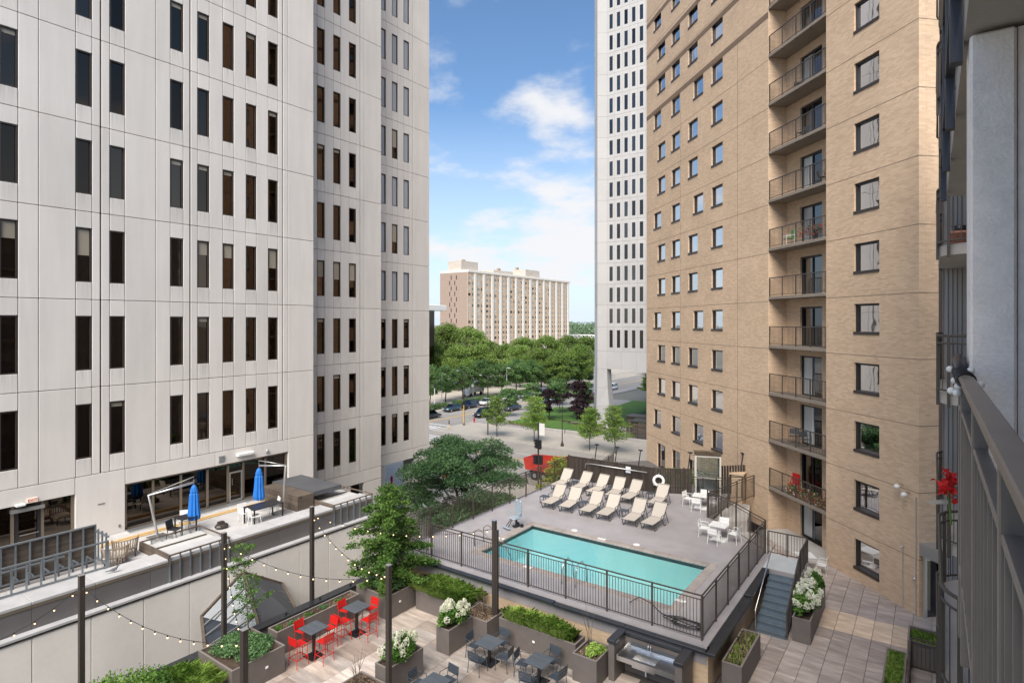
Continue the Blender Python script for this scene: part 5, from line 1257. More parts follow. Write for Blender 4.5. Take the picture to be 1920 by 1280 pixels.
# ---- hose
hp = []
for i in range(96):
    a = i*.32; rr = .42+.12*math.sin(i*.37); hp.append((-7.15+rr*1.25*math.cos(a)+.1*math.sin(i*.9), 20.62+rr*.62*math.sin(a), DZ+.03+.0009*i+.03*abs(math.sin(i*.5))))
hp = [(-9.4,21.0,DZ+.03),(-9.1,21.2,DZ+.25),(-8.6,21.1,DZ+.2),(-8.1,20.9,DZ+.03)]+hp
tag(MB().tube(hp, .017, 6).build('garden_hose', MT['black'], None, True), 'black hose heaped in loops at the deck corner', 'hose')
# ---- chairs
def slat_chair(name, mat, seat=.44, back=.80, w_=.48, arms=True, group='', slats=3, foot=False, cat='chair'):
    """faces +y (backrest at -y)"""
    T_ = thing(name, '', cat, (0,0,0), 0, group); h = w_/2-.02; m_ = MT[mat]
    for x in (-h, h):
        MB().tube([(x*1.12,-.24,0),(x,-.2,seat),(x,-.27,back)], .013, 6).build('leg', m_, T_)
        MB().tube([(x*1.12,.24,0),(x,.2,seat)], .013, 6).build('leg', m_, T_)
        if arms: MB().tube([(x,-.22,seat+.22),(x*1.08,.12,seat+.22),(x,.2,seat)], .012, 6).build('armrest', m_, T_)
    sb = MB().box(-h, h, -.2, .21, seat-.012, seat, 0, .004); sb.build('seat', m_, T_)
    b = MB()
    for k in range(slats):
        z0 = back-.30+k*.3/slats; b.prism([(-.255-.02*k/slats,z0),(-.243-.02*k/slats,z0),(-.255-.02*k/slats,z0+.27/slats),(-.267-.02*k/slats,z0+.27/slats)], 'x', -h, h)
    b.build('backrest', m_, T_)
    if foot:
        fr_ = MB()
        for z in (.28,): fr_.bar((-h*1.06,.22,z),(h*1.06,.22,z), .02, .02).bar((-h*1.06,-.22,z),(-h*1.06,.22,z), .018, .018).bar((h*1.06,-.22,z),(h*1.06,.22,z), .018, .018).bar((-h*1.06,-.22,z),(h*1.06,-.22,z), .018, .018)
        fr_.build('footrest', m_, T_)
    return T_
def slat_table(name, mat, size, h, group, ped=True, base=.55):
    T_ = thing(name, '', 'table', (0,0,0), 0, group); s = size/2; n_ = 8
    for k in range(n_):
        a = -s+size*k/n_; pbox('slat', a+.004, a+size/n_-.004, -s, s, h-.022, h, MT[mat+'2'] if mat == 'slate' else MT[mat], T_, .004, world=False)
    MB().box(-s+.02, s-.02, -s+.03, s-.03, h-.05, h-.0225).build('top_frame', MT[mat], T_)
    MB().box(-.045, .045, -.045, .045, .02, h-.05).build('pedestal', MT['black' if mat == 'slate' else mat], T_)
    MB().box(-base/2, base/2, -base/2, base/2, 0, .022, 0, .006).build('base_plate', MT['black' if mat == 'slate' else mat], T_)
    return T_
SIDE = {'-y': (0, -1, 0), '+y': (0, 1, PI), '-x': (-1, 0, -PI/2), '+x': (1, 0, PI/2)}
NM = {'-y': 'on its near left side', '+y': 'on its far right side', '-x': 'on its far left side', '+x': 'on its near right side'}
bt = slat_table('bar_table', 'slate', .78, 1.05, 'slate bar tables'); bs = slat_chair('bar_stool', 'red', .76, 1.08, .46, False, 'red bar stools', 2, True, 'bar stool')
u1 = u2 = False
for i, (x, y, nm) in enumerate(((-18.44,13.5,'left bar table'),(-18.42,15.46,'right bar table'))):
    place(bt, u1, (x, y, 0), R(90), 'tall slate-grey slatted bar table, '+('left' if i == 0 else 'right')+' of the two'); u1 = True
    for s in ('-y', '+y', '-x', '+x'):
        dx, dy, rz = SIDE[s]; place(bs, u2, (x+dx*.64+random.uniform(-.05, .05), y+dy*.66, 0), rz+R(random.uniform(-8, 8)), 'red metal bar stool at the '+nm+' '+NM[s]); u2 = True
dt = slat_table('dining_table', 'slate', .78, .74, 'slate dining tables'); dc = slat_chair('dining_chair', 'slate', .44, .82, .5, True, 'slate dining chairs', 3)
u1 = u2 = False
for i, (x, y, nm) in enumerate(((-12.95,16.88,'dining table nearest the pole'),(-10.88,16.95,'dining table nearest the sink'),(-12.95,14.0,'dining table at the bottom edge'))):
    place(dt, u1, (x, y, 0), R(90), 'slate-grey slatted '+nm); u1 = True
    for s in ('-y', '+y', '-x', '+x'):
        dx, dy, rz = SIDE[s]; place(dc, u2, (x+dx*.66+random.uniform(-.06, .06), y+dy*.7, 0), rz+R(random.uniform(-10, 10)), 'slate-grey armchair at the '+nm+' '+NM[s]); u2 = True
wt_ = slat_table('white_table', 'whitefurn', .82, .74, 'white deck tables', base=.7); wc = slat_chair('white_chair', 'whitefurn', .44, .82, .5, True, 'white chairs', 2)
u1 = u2 = False
for i, (x, y, z, nm, rz0) in enumerate(((-8.57,29.75,DZ,'front white deck table',0),(-10.9,34.2,DZ,'rear white deck table',.2),(-5.1,32.2,.0,'white table below the landing',.5))):
    place(wt_, u1, (x, y, z), rz0, 'square slatted '+nm); u1 = True
    for s in ('-y', '+y', '-x', '+x') if i < 2 else ('-y', '+x'):
        dx, dy, rz = SIDE[s]; place(wc, u2, (x+dx*.72, y+dy*.75, z), rz+R(random.uniform(-15, 15)), 'white metal armchair at the '+nm+' '+NM[s]); u2 = True
# ---- light poles and strings
PZ = 4.48
poles = {'a': (-21.15,7.16,'at the left edge'), 'b': (-21.15,11.62,'before the skylight'), 'c': (-21.15,15.39,'between skylight and leafy tree'), 'd': (-14.08,8.25,'cut by the bottom edge left of the red stools'), 'e': (-14.08,13.1,'in front of the centre hydrangea'), 'f': (-13.9,18.43,'beside the deck wall')}
for k, (x, y, l) in poles.items():
    T_ = thing('light_pole', 'tall dark square string-light pole '+l, 'pole', (x, y, 0), 0, 'string-light poles')
    MB().box(-.075, .075, -.075, .075, 0 if x > -20 else -1.0, PZ, 0, .008).build('post', MT['bronze'], T_)
    MB().box(-.08, .08, -.08, .08, PZ, PZ+.015).build('cap', MT['alum'], T_)
    MB().tube([(.075,0,PZ-.35),(.12,0,PZ-.35),(.12,0,PZ-.4)], .01, 5).build('hook', MT['steel'], T_)
    if k == 'f': MB().box(.085, .17, -.06, .06, 0, PZ-.35).build('conduit', MT['bronze'], T_)
blb = MB().ball((0, 0, -.07), .021, .021, .028, 8, 6).mesh('bulb', MT['bulb'], True); skt = MB().cyl((0, 0, 0), (0, 0, -.05), .02, .02, 6).mesh('socket', MT['black'])
def string(a, b, sag, nb, label):
    T_ = thing('string_lights', label, 'string lights', (a[0], a[1], a[2]), 0, 'strings of warm bulbs over the court')
    P_ = lambda s: (a[0]+(b[0]-a[0])*s, a[1]+(b[1]-a[1])*s, a[2]+(b[2]-a[2])*s-4*sag*s*(1-s))
    MB().tube([P_(i/30) for i in range(31)], .008, 5).build('wire', MT['black'], T_, world=True)
    for i in range(nb):
        q = P_((i+.5)/nb); s = put('socket', skt, T_, q, world=True); put('bulb', blb, s)
pp = {k: (v[0], v[1], PZ-.32) for k, v in poles.items()}
string(pp['a'], pp['d'], .55, 13, 'string of warm bulbs from the left pole to the bottom pole')
string((-21.15,7.16,PZ-.32), (-20.2,3.2,PZ-.5), .5, 8, 'string of bulbs hanging down the left edge pole')
string(pp['b'], pp['e'], .6, 13, 'string of warm bulbs from the skylight pole to the centre pole')
string(pp['b'], pp['d'], .5, 12, 'string of warm bulbs dropping in front of the juniper planter')
string(pp['c'], pp['e'], .55, 12, 'string of warm bulbs over the bar tables')
string(pp['c'], pp['f'], .5, 14, 'string of warm bulbs passing before the leafy tree to the deck pole')
# ================================================================ LIGHT WELL: SLOPED SKYLIGHT
SKL = thing('skylight', 'dark sloping glazed skylight leaning against the podium wall', 'skylight', (-22, 13, -1))
v = [(-23.08,11.78,.8),(-23.08,13.47,1.93),(-23.08,15.26,.83),(-21.25,13.1,.25),(-21.25,11.0,.1),(-21.25,15.0,-.2),(-23.08,11.6,-.6)]
for fc, mt_ in (((0,1,3,4),'skyglass'), ((1,2,5,3),'darkroof')): MB().add([v[i] for i in fc], [(0,1,2,3)]).build('roof_panel', MT[mt_], SKL, world=True)
fr_ = MB()
for a, b in ((0,1),(1,2),(1,3),(0,4),(2,5)): fr_.bar(v[a], v[b], .10, .12)
fr_.build('ridge_bars', MT['slatwood'], SKL, world=True)
fr_ = MB()
for s in (.25, .5, .75):
    for (p, q, p2, q2) in ((0,4,1,3),(1,3,2,5)):
        A_ = [v[p][i]+(v[q][i]-v[p][i])*s for i in range(3)]; B_ = [v[p2][i]+(v[q2][i]-v[p2][i])*s for i in range(3)]; fr_.bar(A_, B_, .04, .05)
fr_.build('glazing_bars', MT['alum'], SKL, world=True)
# ================================================================ ROOF PATIO THINGS
PZ0 = 3.105
def umbrella(label, base, top, arm):
    T_ = thing('cantilever_umbrella', label, 'umbrella', base, 0, 'blue umbrellas on the roof patio')
    bx, by, bz = base
    MB().tube([(bx, by, bz), arm, (top[0], top[1], top[2]+.1)], .05, 8).build('arm', MT['alum'], T_, True, world=True)
    MB().tube([(arm[0], arm[1], arm[2]+.03), (top[0], top[1], top[2]+.35), (top[0], top[1], top[2])], .018, 6).build('stay', MT['alum'], T_, True, world=True)
    MB().box(bx-.35, bx+.35, by-.35, by+.35, bz, bz+.08).build('base', MT['alum'], T_, world=True)
    cn = MB(); nn = 20; prof = [(.04,.0),(.11,-.1),(.14,-.28),(.13,-.36),(.16,-.4),(.19,-.9),(.235,-1.35),(.20,-1.5)]; vs_ = []
    for (r_, z) in prof:
        for j in range(nn): q = r_*(1+.14*(1 if j % 2 else -1)*(1 if z < -.1 else 0)); th = 2*PI*j/nn; vs_.append((top[0]+q*math.cos(th), top[1]+q*math.sin(th), top[2]+z))
    fs = [(i*nn+j, i*nn+(j+1) % nn, (i+1)*nn+(j+1) % nn, (i+1)*nn+j) for i in range(len(prof)-1) for j in range(nn)]+[tuple(range(nn))]
    cn.add(vs_, fs); cn.build('canopy', MT['blue'], T_, world=True)
    MB().cyl((top[0], top[1], top[2]-1.6), (top[0], top[1], top[2]), .02, .02, 6).build('mast', MT['alum'], T_, world=True)
umbrella('closed blue cantilever umbrella, left one on the roof patio', (-26.55,11.75,PZ0), (-26.1,13.0,5.15), (-26.75,11.45,4.95))
umbrella('closed blue cantilever umbrella, right one on the roof patio', (-25.2,16.7,PZ0), (-26.2,16.1,5.25), (-25.2,16.85,5.35))
def shell_chair(label, x, y, rz, mat='whitefurn'):
    T_ = thing('patio_chair', label, 'chair', (x, y, PZ0), rz, 'chairs on the roof patio')
    MB().box(-.22, .22, -.2, .22, .42, .45, 0, .012).build('seat', MT[mat], T_)
    bk = MB(); pr = [(-.2,.45),(-.24,.6),(-.28,.8)]
    for (a, b) in zip(pr, pr[1:]): bk.prism([(a[0],a[1]),(a[0]+.025,a[1]),(b[0]+.025,b[1]),(b[0],b[1])], 'x', -.21, .21)
    bk.build('backrest', MT[mat], T_)
    for sx in (-.2, .2):
        for sy in (-.2, .2): MB().cyl((sx*1.1, sy*1.15, 0), (sx*.9, sy*.9, .42), .014, .014, 6).build('leg', MT[mat], T_)
shell_chair('white chair left of the black patio table', -25.55, 15.0, R(-90)); shell_chair('white chair in front of the black patio table', -24.75, 15.0, R(-10))
shell_chair('white chair half hidden at the right end of the patio table', -25.4, 16.35, R(160)); shell_chair('white chair beside the left umbrella near the glass', -26.7, 12.9, R(-120))
shell_chair('black chair in front of the left blue umbrella', -25.9, 12.1, R(-60), 'black')
def ptable(label, x, y, lx, ly):
    T_ = thing('patio_table', label, 'table', (x, y, PZ0), 0, 'black tables on the roof patio')
    MB().box(-lx/2, lx/2, -ly/2, ly/2, .70, .74, 0, .01).build('table_top', MT['black'], T_)
    for sx in (-1, 1):
        for sy in (-1, 1): MB().box(sx*(lx/2-.05)-.025, sx*(lx/2-.05)+.025, sy*(ly/2-.05)-.025, sy*(ly/2-.05)+.025, 0, .7).build('leg', MT['black'], T_)
ptable('long black patio table under the right umbrella', -25.0, 15.6, .9, 1.5); ptable('small black patio table under the left umbrella', -26.2, 12.7, .7, .7)
for i, (x, y, dz) in enumerate(((-27.55,14.2,0),(-27.4,14.1,0),(-27.48,14.3,.045))):
    tag(MB().box(x-.06, x+.06, y-4.2, y+3.6, PZ0+dz+.002, PZ0+dz+.045).build('lumber_plank', MT['lumber']), 'long fresh timber plank along the storefront, '+['outer on the floor', 'inner on the floor', 'lying on top'][i], 'plank', 'timber planks on the roof patio')
struct('storefront_kerb', MB().box(-28.62, -28.2, 11.3, 19.3, 3.1, 3.17), MT['alum'])
tag(MB().ball((-25.6,13.95,PZ0+.1), .26, .3, .13, 10, 6).box(-25.7, -25.5, 13.8, 14.05, PZ0+.16, PZ0+.3).build('tool_bag', [MT['bronze']]), 'dark open tool bag on the patio floor', 'bag')
def lounge(label, x, y, rz):
    T_ = thing('wicker_chair', label, 'chair', (x, y, PZ0), rz, 'wicker chairs on the roof patio')
    MB().box(-.35, .35, -.35, .3, .3, .42, 0, .05).build('cushion', MT['beige'], T_)
    n_ = 15
    for i in range(n_):
        a = PI+PI*i/(n_-1)*1.0; x_, y_ = .42*math.cos(a), -.05+.42*math.sin(a)
        MB().bar((x_*.9, y_*.9, .15), (x_*1.05, y_*1.05, .72), .035, .02).build('slat', MT['wicker'], T_)
    MB().tube([(.44*math.cos(PI+PI*i/12), -.05+.44*math.sin(PI+PI*i/12), .73) for i in range(13)], .025, 6).build('rim', MT['wicker'], T_)
    for sx in (-.3, .3):
        for sy in (-.3, .25): MB().cyl((sx, sy, 0), (sx*.9, sy*.9, .3), .02, .02, 6).build('leg', MT['bronze'], T_)
lounge('round-backed wicker lounge chair behind the parapet', -25.0, 9.55, R(60)); lounge('striped wicker lounge chair beside the timber planter box', -25.6, 10.1, R(80))
def stud_box(label, x0, x1, y0, y1, z0, z1, fill):
    T_ = thing('stud_planter', label, 'planter', ((x0+x1)/2, (y0+y1)/2, z0), 0, 'unfinished steel-stud planter boxes')
    MB().box(x0, x1-.12, y0, y1, z0+.7, z1-.22).build('lid_panel', M('membrane_top', (.47, .47, .46), .8, var=(2, .1)) if 'membrane_top' not in bpy.data.materials else bpy.data.materials['membrane_top'], T_, world=True)
    MB().box(x0+.05, x1-.1, y0+.05, y1-.05, z0, z0+.69).build('liner', MT['fascia'], T_, world=True)
    n_ = 7
    for i in range(n_):
        y = y0+.03+(y1-y0-.06)*i/(n_-1)
        pbox('stud', x1-.07, x1, y-.02, y+.02, z0, z1-.04, MT['galv'], T_); pbox('stud', x0+.03, x0+.1, y-.02, y+.02, z1-.25, z1-.04, MT['galv'], T_)
    tr_ = MB().box(x0, x1+.01, y0-.02, y0+.05, z1-.04, z1).box(x0, x1+.01, y1-.05, y1+.02, z1-.04, z1).box(x0, x0+.07, y0+.05, y1-.05, z1-.04, z1).box(x1-.07, x1+.01, y0+.05, y1-.05, z1-.04, z1)
    tr_.build('top_track', MT['slatwood'], T_, world=True)
    for i in range(7):
        z = z0+.62+i*.075
        if z < z1-.05: pbox('side_board', x0, x1-.02, y0-.03, y0-.005, z, z+.068, MT['slatwood'], T_)
    MB().bar((x0+.8, y0+.1, z1-.19), (x0+.8, y1-.1, z1-.19), .05, .05).build('cross_rail', MT['slatwood'], T_, world=True)
stud_box('open steel-stud planter box hanging over the parapet, middle', -25.75, -23.3, 10.7, 13.05, 2.42, 3.46, 0)
stud_box('open steel-stud planter box at the far end of the parapet', -26.0, -23.3, 18.2, 20.6, 2.42, 3.46, 0)
WBX = thing('timber_planter', 'low dark timber planter box with grey roof near the far storefront', 'planter', (-26.2, 18, PZ0))
for i in range(9): pbox('side_board', -27.9, -24.75, 17.22, 17.25, PZ0+.01+i*.078, PZ0+.082+i*.078, MT['slatwood'], WBX)
MB().box(-27.9, -24.75, 17.26, 18.1, PZ0, PZ0+.72).box(-27.95, -24.7, 17.2, 17.4, PZ0+.721, PZ0+.76).build('box', MT['slatwood'], WBX, world=True)
MB().box(-28.3, -24.9, 18.15, 19.9, PZ0+.5, PZ0+.72).build('grey_top', MT['darkroof'], WBX, world=True)
# stud frame for a bench at the left
SF = thing('bench_framing', 'galvanised steel stud frame standing on the left parapet', 'frame', (-24.6, 7, 3.3))
def stud(p0, p1, w_=.05): MB().bar(p0, p1, w_, .05).build('stud', MT['galv'], SF, world=True)
for x, zt in ((-24.4, 4.25), (-25.5, 4.62)):
    stud((x, 3.5, zt), (x, 9.1, zt), .08); stud((x, 3.5, 3.33), (x, 9.1, 3.33), .08)
    for i in range(15): stud((x, 3.55+i*.395, 3.33), (x, 3.55+i*.395, zt))
for i in range(12): stud((-24.4, 3.95+i*.42, 3.75), (-24.85, 3.95+i*.42, 3.75)); stud((-24.85, 3.95+i*.42, 3.75), (-24.85, 3.95+i*.42, 3.33))
stud((-24.85, 3.5, 3.98), (-24.85, 7.9, 3.98), .08)
for z in (3.4, 4.4): stud((-24.4, 9.1, z), (-25.5, 9.1, z), .06)
for i in range(3): stud((-24.6-i*.35, 9.1, 3.33), (-24.6-i*.35, 9.1, 4.5))
for i in range(14): pbox('sheathing_board', -25.62, -25.58, 3.5, 9.1, 3.2+i*.1, 3.292+i*.1, MT['slatwood'], SF)
# pigeons
def pigeon(label, loc, rz):
    T_ = thing('pigeon', label, 'bird', loc, rz, 'pigeons')
    b = MB(); prof = [(-.15,.10,.012),(-.1,.105,.035),(-.02,.115,.062),(.06,.14,.055),(.10,.185,.032),(.115,.215,.03),(.14,.235,.028),(.16,.23,.014),(.18,.225,.004)]
    b.tube([(0, y, z) for y, z, r_ in prof], [r_ for _, _, r_ in prof], 10); b.box(-.03, .03, -.25, -.13, .09, .105)
    b.build('body', MT['pigeon'], T_, True)
    for x in (-.02, .02): MB().cyl((x, .02, 0), (x, .03, .07), .004, .005, 5).build('leg', MT['terracotta'], T_)
pigeon('grey pigeon walking on the pale parapet', (-23.7, 9.0, 3.3), R(-20)); pigeon('grey pigeon perched on the left deck railing', (-20.35, 21.3, DZ+1.53), R(80))
# ================================================================ BALCONY THINGS
def bt_loc(s, out_, z): a = R(135); return (-.45+s*math.cos(a)+out_*math.cos(a+PI/2), 29.8+s*math.sin(a)+out_*math.sin(a+PI/2), z)
z = zfl(-3)+.175
T_ = thing('folding_chair', 'red folding chair on the lowest tower balcony', 'chair', bt_loc(9.2, -.7, z), R(150))
MB().prism([(-.22,.42),(.22,.42),(.25,1.0),(-.25,1.0)], 'y', -.26, -.23).build('backrest', MT['red'], T_); MB().box(-.22, .22, -.22, .22, .4, .43).build('seat', MT['red'], T_)
for sx in (-.2, .2): MB().bar((sx, -.25, 0), (sx, .2, .42), .03, .03).bar((sx, .25, 0), (sx, -.25, .9), .03, .03).build('leg', MT['red'], T_)
rf = np.random.default_rng(4); n = 900
Lx = rf.uniform(5.8, 8.9, n); P_ = np.array([bt_loc(a, -.25+.12*b, z+.1+.55*c) for a, b, c in zip(Lx, rf.normal(size=n), rf.random(n)**1.3)])
T_ = thing('balcony_flowers', 'crowded flower pots along the lowest tower balcony railing', 'flowers', bt_loc(7.3, -.25, z))
put('foliage', leaf_mesh('foliage', P_[:560], .11, MT['katsura'], 2), T_, world=True); put('petals', leaf_mesh('petals', P_[560:760], .10, MT['redpetal'], 3), T_, world=True); put('petals', leaf_mesh('petals', P_[760:], .10, MT['petal'], 4), T_, world=True)
for i in range(9):
    q = bt_loc(5.9+i*.36, -.25, z); MB().lathe([(.0,0),(.09,0),(.13,.2),(.11,.2),(.1,.17),(0,.17)], 10, q).build('pot', MT['terracotta'], T_, world=True)
z = zfl(2)+.175
T_ = thing('folding_chair', 'green and white folding chair on a middle tower balcony', 'chair', bt_loc(9.3, -.5, z), R(120))
MB().box(-.24, .24, -.26, -.22, .45, .9).box(-.24, .24, -.22, .22, .4, .43).build('seat', M('green_webbing', (.10, .32, .10), .7), T_)
for sx in (-.25, .25): MB().bar((sx, -.22, 0), (sx, -.25, .9), .03, .03).bar((sx, .22, 0), (sx, .22, .6), .03, .03).bar((sx, -.24, .6), (sx, .24, .6), .04, .03).build('frame', MT['white'], T_)
P_ = np.array([bt_loc(6.2+1.8*a, -.25+.1*b, z+.3+.5*c) for a, b, c in zip(rf.random(260), rf.normal(size=260), rf.random(260))])
T_ = thing('balcony_flowers', 'bright flower basket on the middle tower balcony railing', 'flowers', bt_loc(7, -.25, z))
put('foliage', leaf_mesh('foliage', P_[:120], .11, MT['katsura'], 2), T_, world=True); put('petals', leaf_mesh('petals', P_[120:], .11, MT['pinkpetal'], 3), T_, world=True)
for i, (k, s) in enumerate(((5,8.6),(4,8.2),(-2,9.0),(-2,8.0),(3,6.6))):
    z = zfl(k)+.175; lab = ['dark barbecue chair on the uppermost visible tower balcony', 'dark stacked chairs on the second balcony from the top', 'plain chair on the left of the second lowest tower balcony', 'plain chair in the middle of the second lowest tower balcony', 'plain chair on the third balcony from the top'][i]
    c = copy_tree(dc); c.name = 'balcony_chair'; c.location = bt_loc(s, -.6, z); c.rotation_euler = (0, 0, R(100+i*40)); c['label'] = lab; c['group'] = 'chairs on tower balconies'
# things on the near building's balconies
z = floor_z(1)
T_ = thing('flower_pot', 'terracotta pot on the near curved balcony at right', 'flower pot', (.42, 14.2, z))
MB().lathe([(0,0),(.12,0),(.17,.24),(.19,.24),(.19,.29),(.15,.29),(.15,.25),(0,.25)], 14).build('pot', MT['terracotta'], T_, True)
MB().lathe([(0,.25),(.1,.25),(.12,.4),(.1,.4),(0,.3)], 12).build('inner_pot', MT['black'], T_, True)
rq = np.random.default_rng(8)
n = 60
P_ = np.array([(.10, 5.7, 10.92)])+rq.normal(size=(n, 3))*np.array([.03, .06, .05])
T_ = thing('poinsettia', 'bright red silk flower fixed outside the near railing', 'flower', (.1, 5.7, 10.5))
put('petals', leaf_mesh('petals', P_, .08, MT['redpetal'], 5), T_, world=True)
MB().tube([(.12,5.7,10.6),(.1,5.7,10.9)], .008, 5).build('stem', MT['katsura'], T_, world=True)
MB().bar((-.02,5.75,10.74),(.2,5.75,10.78), .01, .03).build('ribbon', MT['sling'], T_, world=True)
n = 700; a = rq.random(n)
P_ = np.stack([.20+.05*rq.normal(size=n), 9.5+.14*rq.normal(size=n), 7.35-.95*a**.8], 1)
T_ = thing('hanging_basket', 'trailing pink flowers hanging from a lower balcony at right', 'flowers', (.2, 9.5, 7.2))
put('petals', leaf_mesh('petals', P_, .06, MT['pinkpetal'], 6), T_, world=True); MB().lathe([(0,-.2),(.14,-.12),(.16,.05),(.13,.05),(0,0)], 12, (.2, 9.5, 6.35)).build('basket', MT['bronze'], T_, True, world=True)
T_ = thing('lounge_chair', 'teal cushioned chair on the lower balcony at bottom right', 'chair', (.62, 9.0, floor_z(-2)))
MB().box(-.35, .35, -.35, .35, .3, .45, 0, .05).build('seat', MT['teal'], T_); MB().box(-.35, .35, .28, .4, .45, 1.0, 0, .05).build('backrest', MT['teal'], T_)
for sx in (-.32, .32): MB().box(sx-.03, sx+.03, -.35, .38, 0, .6).build('side_frame', MT['bronze2'], T_)
T_ = thing('folding_chair', 'red folding chair on the paving at the bottom right', 'chair', (-.15, 22.6, 0), R(30))
MB().prism([(-.22,.42),(.22,.42),(.25,.9),(-.25,.9)], 'y', -.26, -.23).build('backrest', MT['red'], T_); MB().box(-.22, .22, -.22, .22, .4, .43).build('seat', MT['red'], T_)
for sx in (-.2, .2): MB().bar((sx, -.25, 0), (sx, .2, .42), .03, .03).bar((sx, .25, 0), (sx, -.25, .8), .03, .03).build('leg', MT['red'], T_)
railing('patio_railing', 'small dark railing round the ground patio at bottom right', [(-.62,21.5),(-.62,25.2),(.6,25.2)], 0, 1.1, post=1.2, group='ground patio railings', mat='railtower')
# tower entrance and wall equipment on the right
ED = thing('entrance_door', 'aluminium framed glass entrance door at the tower corner', 'door', (-.18, 29.98, 0), R(45))
MB().box(-.2, -.08, -.1, .0, 0, 2.5).box(1.5, 1.6, -.1, .0, 0, 2.5).box(-.08, 1.5, -.1, .0, 2.35, 2.5).box(.65, .75, -.1, 0, 0, 2.35).build('frame', MT['alum'], ED)
MB().box(-.08, .65, -.06, -.05, 0, 2.35).box(.75, 1.5, -.06, -.05, 0, 2.35).build('pane', MT['glass_door'], ED)
MB().box(-.3, 2.2, -1.3, .2, 2.55, 3.05).build('canopy', MT['alum'], ED)
for i, (s, dz) in enumerate(((.95, 5.0), (1.75, 5.25))):
    q = bt_loc(s*.45, .02, dz); T_ = thing('security_camera', 'white dome security camera on the tower corner, '+('right' if i == 0 else 'left')+' one', 'camera', q, R(135), 'security cameras')
    MB().tube([(0, 0, 0), (0, .25, .08), (0, .3, 0)], .02, 6).build('bracket', MT['alum'], T_, True); MB().ball((0, .3, -.06), .12, .12, .1, 10, 6).build('dome', MT['white'], T_, True)
T_ = thing('wall_conduit', 'thin grey conduit running up the tower brick by the corner', 'pipe', bt_loc(.12, .02, 0))
MB().cyl(bt_loc(.12, .03, .02), bt_loc(.12, .03, 4.9), .025, .025, 6).cyl(bt_loc(.8, .03, .02), bt_loc(.8, .03, 2.55), .025, .025, 6).build('pipe', MT['alum'], T_, world=True)
MB().ball(bt_loc(.8, .05, 2.6), .06).ball(bt_loc(.15, .06, 1.5), .07).build('junction_box', MT['alum'], T_, True, world=True)
# ================================================================ STREET THINGS
def make_car(suv):
    T_ = thing('parked_car', '', 'car', (0,0,0), 0, 'cars on the avenue'); L, W_ = (2.35, .92) if suv else (2.3, .9); H = 1.68 if suv else 1.45
    # body: side profile along y (front = -y), loft across width with tumblehome
    low = [(-L,.35),(-L+.02,.62),(-L+.12,.74),(-1.15,.92),(1.75,.98),(L-.05,.93),(L,.6),(L-.03,.35)]
    cab = [(-1.25,.92),(-.55,H-.06),(-.25,H),(1.0 if not suv else 1.75,H-.03),(1.85 if not suv else 2.2,.97)]
    bd = MB(); n_ = len(low)
    def loft(poly, xs):
        vs_ = []
        for (x, ins) in xs: vs_ += [(x, y*(1-ins), z) for y, z in poly]
        k = len(poly); fs = []
        for i in range(len(xs)-1):
            for j in range(k): fs.append((i*k+j, i*k+(j+1) % k, (i+1)*k+(j+1) % k, (i+1)*k+j))
        fs += [tuple(range(k-1, -1, -1)), tuple((len(xs)-1)*k+j for j in range(k))]
        bd.add(vs_, fs)
    loft(low, ((-W_,.05),(-W_+.06,.01),(-.4,0),(.4,0),(W_-.06,.01),(W_,.05)))
    body = bd.build('body', MT['carpaint'], T_, True)
    cb_ = MB(); k = len(cab)
    vs_ = [(-W_+.08, y, z) if z < 1.0 else (-W_+.22, y, z) for y, z in cab]+[(W_-.08, y, z) if z < 1.0 else (W_-.22, y, z) for y, z in cab]
    cb_.add(vs_, [tuple(range(k)), tuple(range(2*k-1, k-1, -1))]+[(i, i+k, (i+1) % k+k, (i+1) % k) for i in range(k)]); cb_.build('window_band', MT['carglass'], T_)
    rf_ = MB().box(-W_+.2, W_-.2, -.35, cab[3][0], H-.03, H+.02, 0, .02)
    for x in (-W_+.16, W_-.16):
        for (y0, y1) in ((-1.2,-.35),): rf_.bar((x-.0, y0, .93), (x*.96, y1, H-.02), .06, .06)
        rf_.bar((x, .35, .95), (x*.97, .35, H-.03), .07, .05).bar((x, cab[4][0], .95), (x*.96, cab[3][0], H-.02), .09, .07)
    put('roof', rf_.mesh('roof', MT['carpaint']), T_)
    for x in (-W_+.02, W_-.2):
        for y in (-1.4, 1.4):
            wq = MB().cyl((x, y, .33), (x+.2, y, .33), .33, .33, 14).build('wheel', MT['tyre'], T_); MB().cyl((x-.006, y, .33), (x+.206, y, .33), .2, .2, 10).build('rim', MT['alum'], wq)
    for x in (-.62, .62):
        MB().box(x-.2, x+.2, -L-.012, -L+.1, .62, .74).build('headlight', MT['white'], T_); MB().box(x-.16, x+.16, L-.08, L+.012, .66, .84).build('tail_light', MT['red'], T_)
    return T_
cs, cu_ = make_car(False), make_car(True); uc = [False, False]
def car(kind, x, y, rz, col, label):
    p_ = (cs, cu_)[kind]; o = place(p_, uc[kind], (x, y, -5.995), rz, label); uc[kind] = True
    for q in o.children:
        if q.name.split('.')[0] in ('body', 'roof'): q.color = (*col, 1)
car(0, -80.6, 92.6, 0, (.03,.06,.08), 'dark teal sedan, leftmost car parked by the far kerb')
car(1, -80.6, 98.2, 0, (.025,.03,.06), 'dark blue hatchback, second parked by the far kerb')
car(0, -80.5, 104.0, 0, (.62,.63,.64), 'silver-white sedan, third parked by the far kerb')
car(0, -80.4, 113.2, 0, (.30,.31,.32), 'grey sedan, fourth parked by the far kerb')
car(0, -80.4, 119.2, 0, (.05,.055,.06), 'black sedan, fifth parked by the far kerb')
car(1, -80.4, 126.2, 0, (.33,.34,.36), 'silver estate car, sixth parked by the far kerb')
car(1, -77.9, 83.0, PI, (.015,.016,.02), 'black car at the junction, cut by the white building')
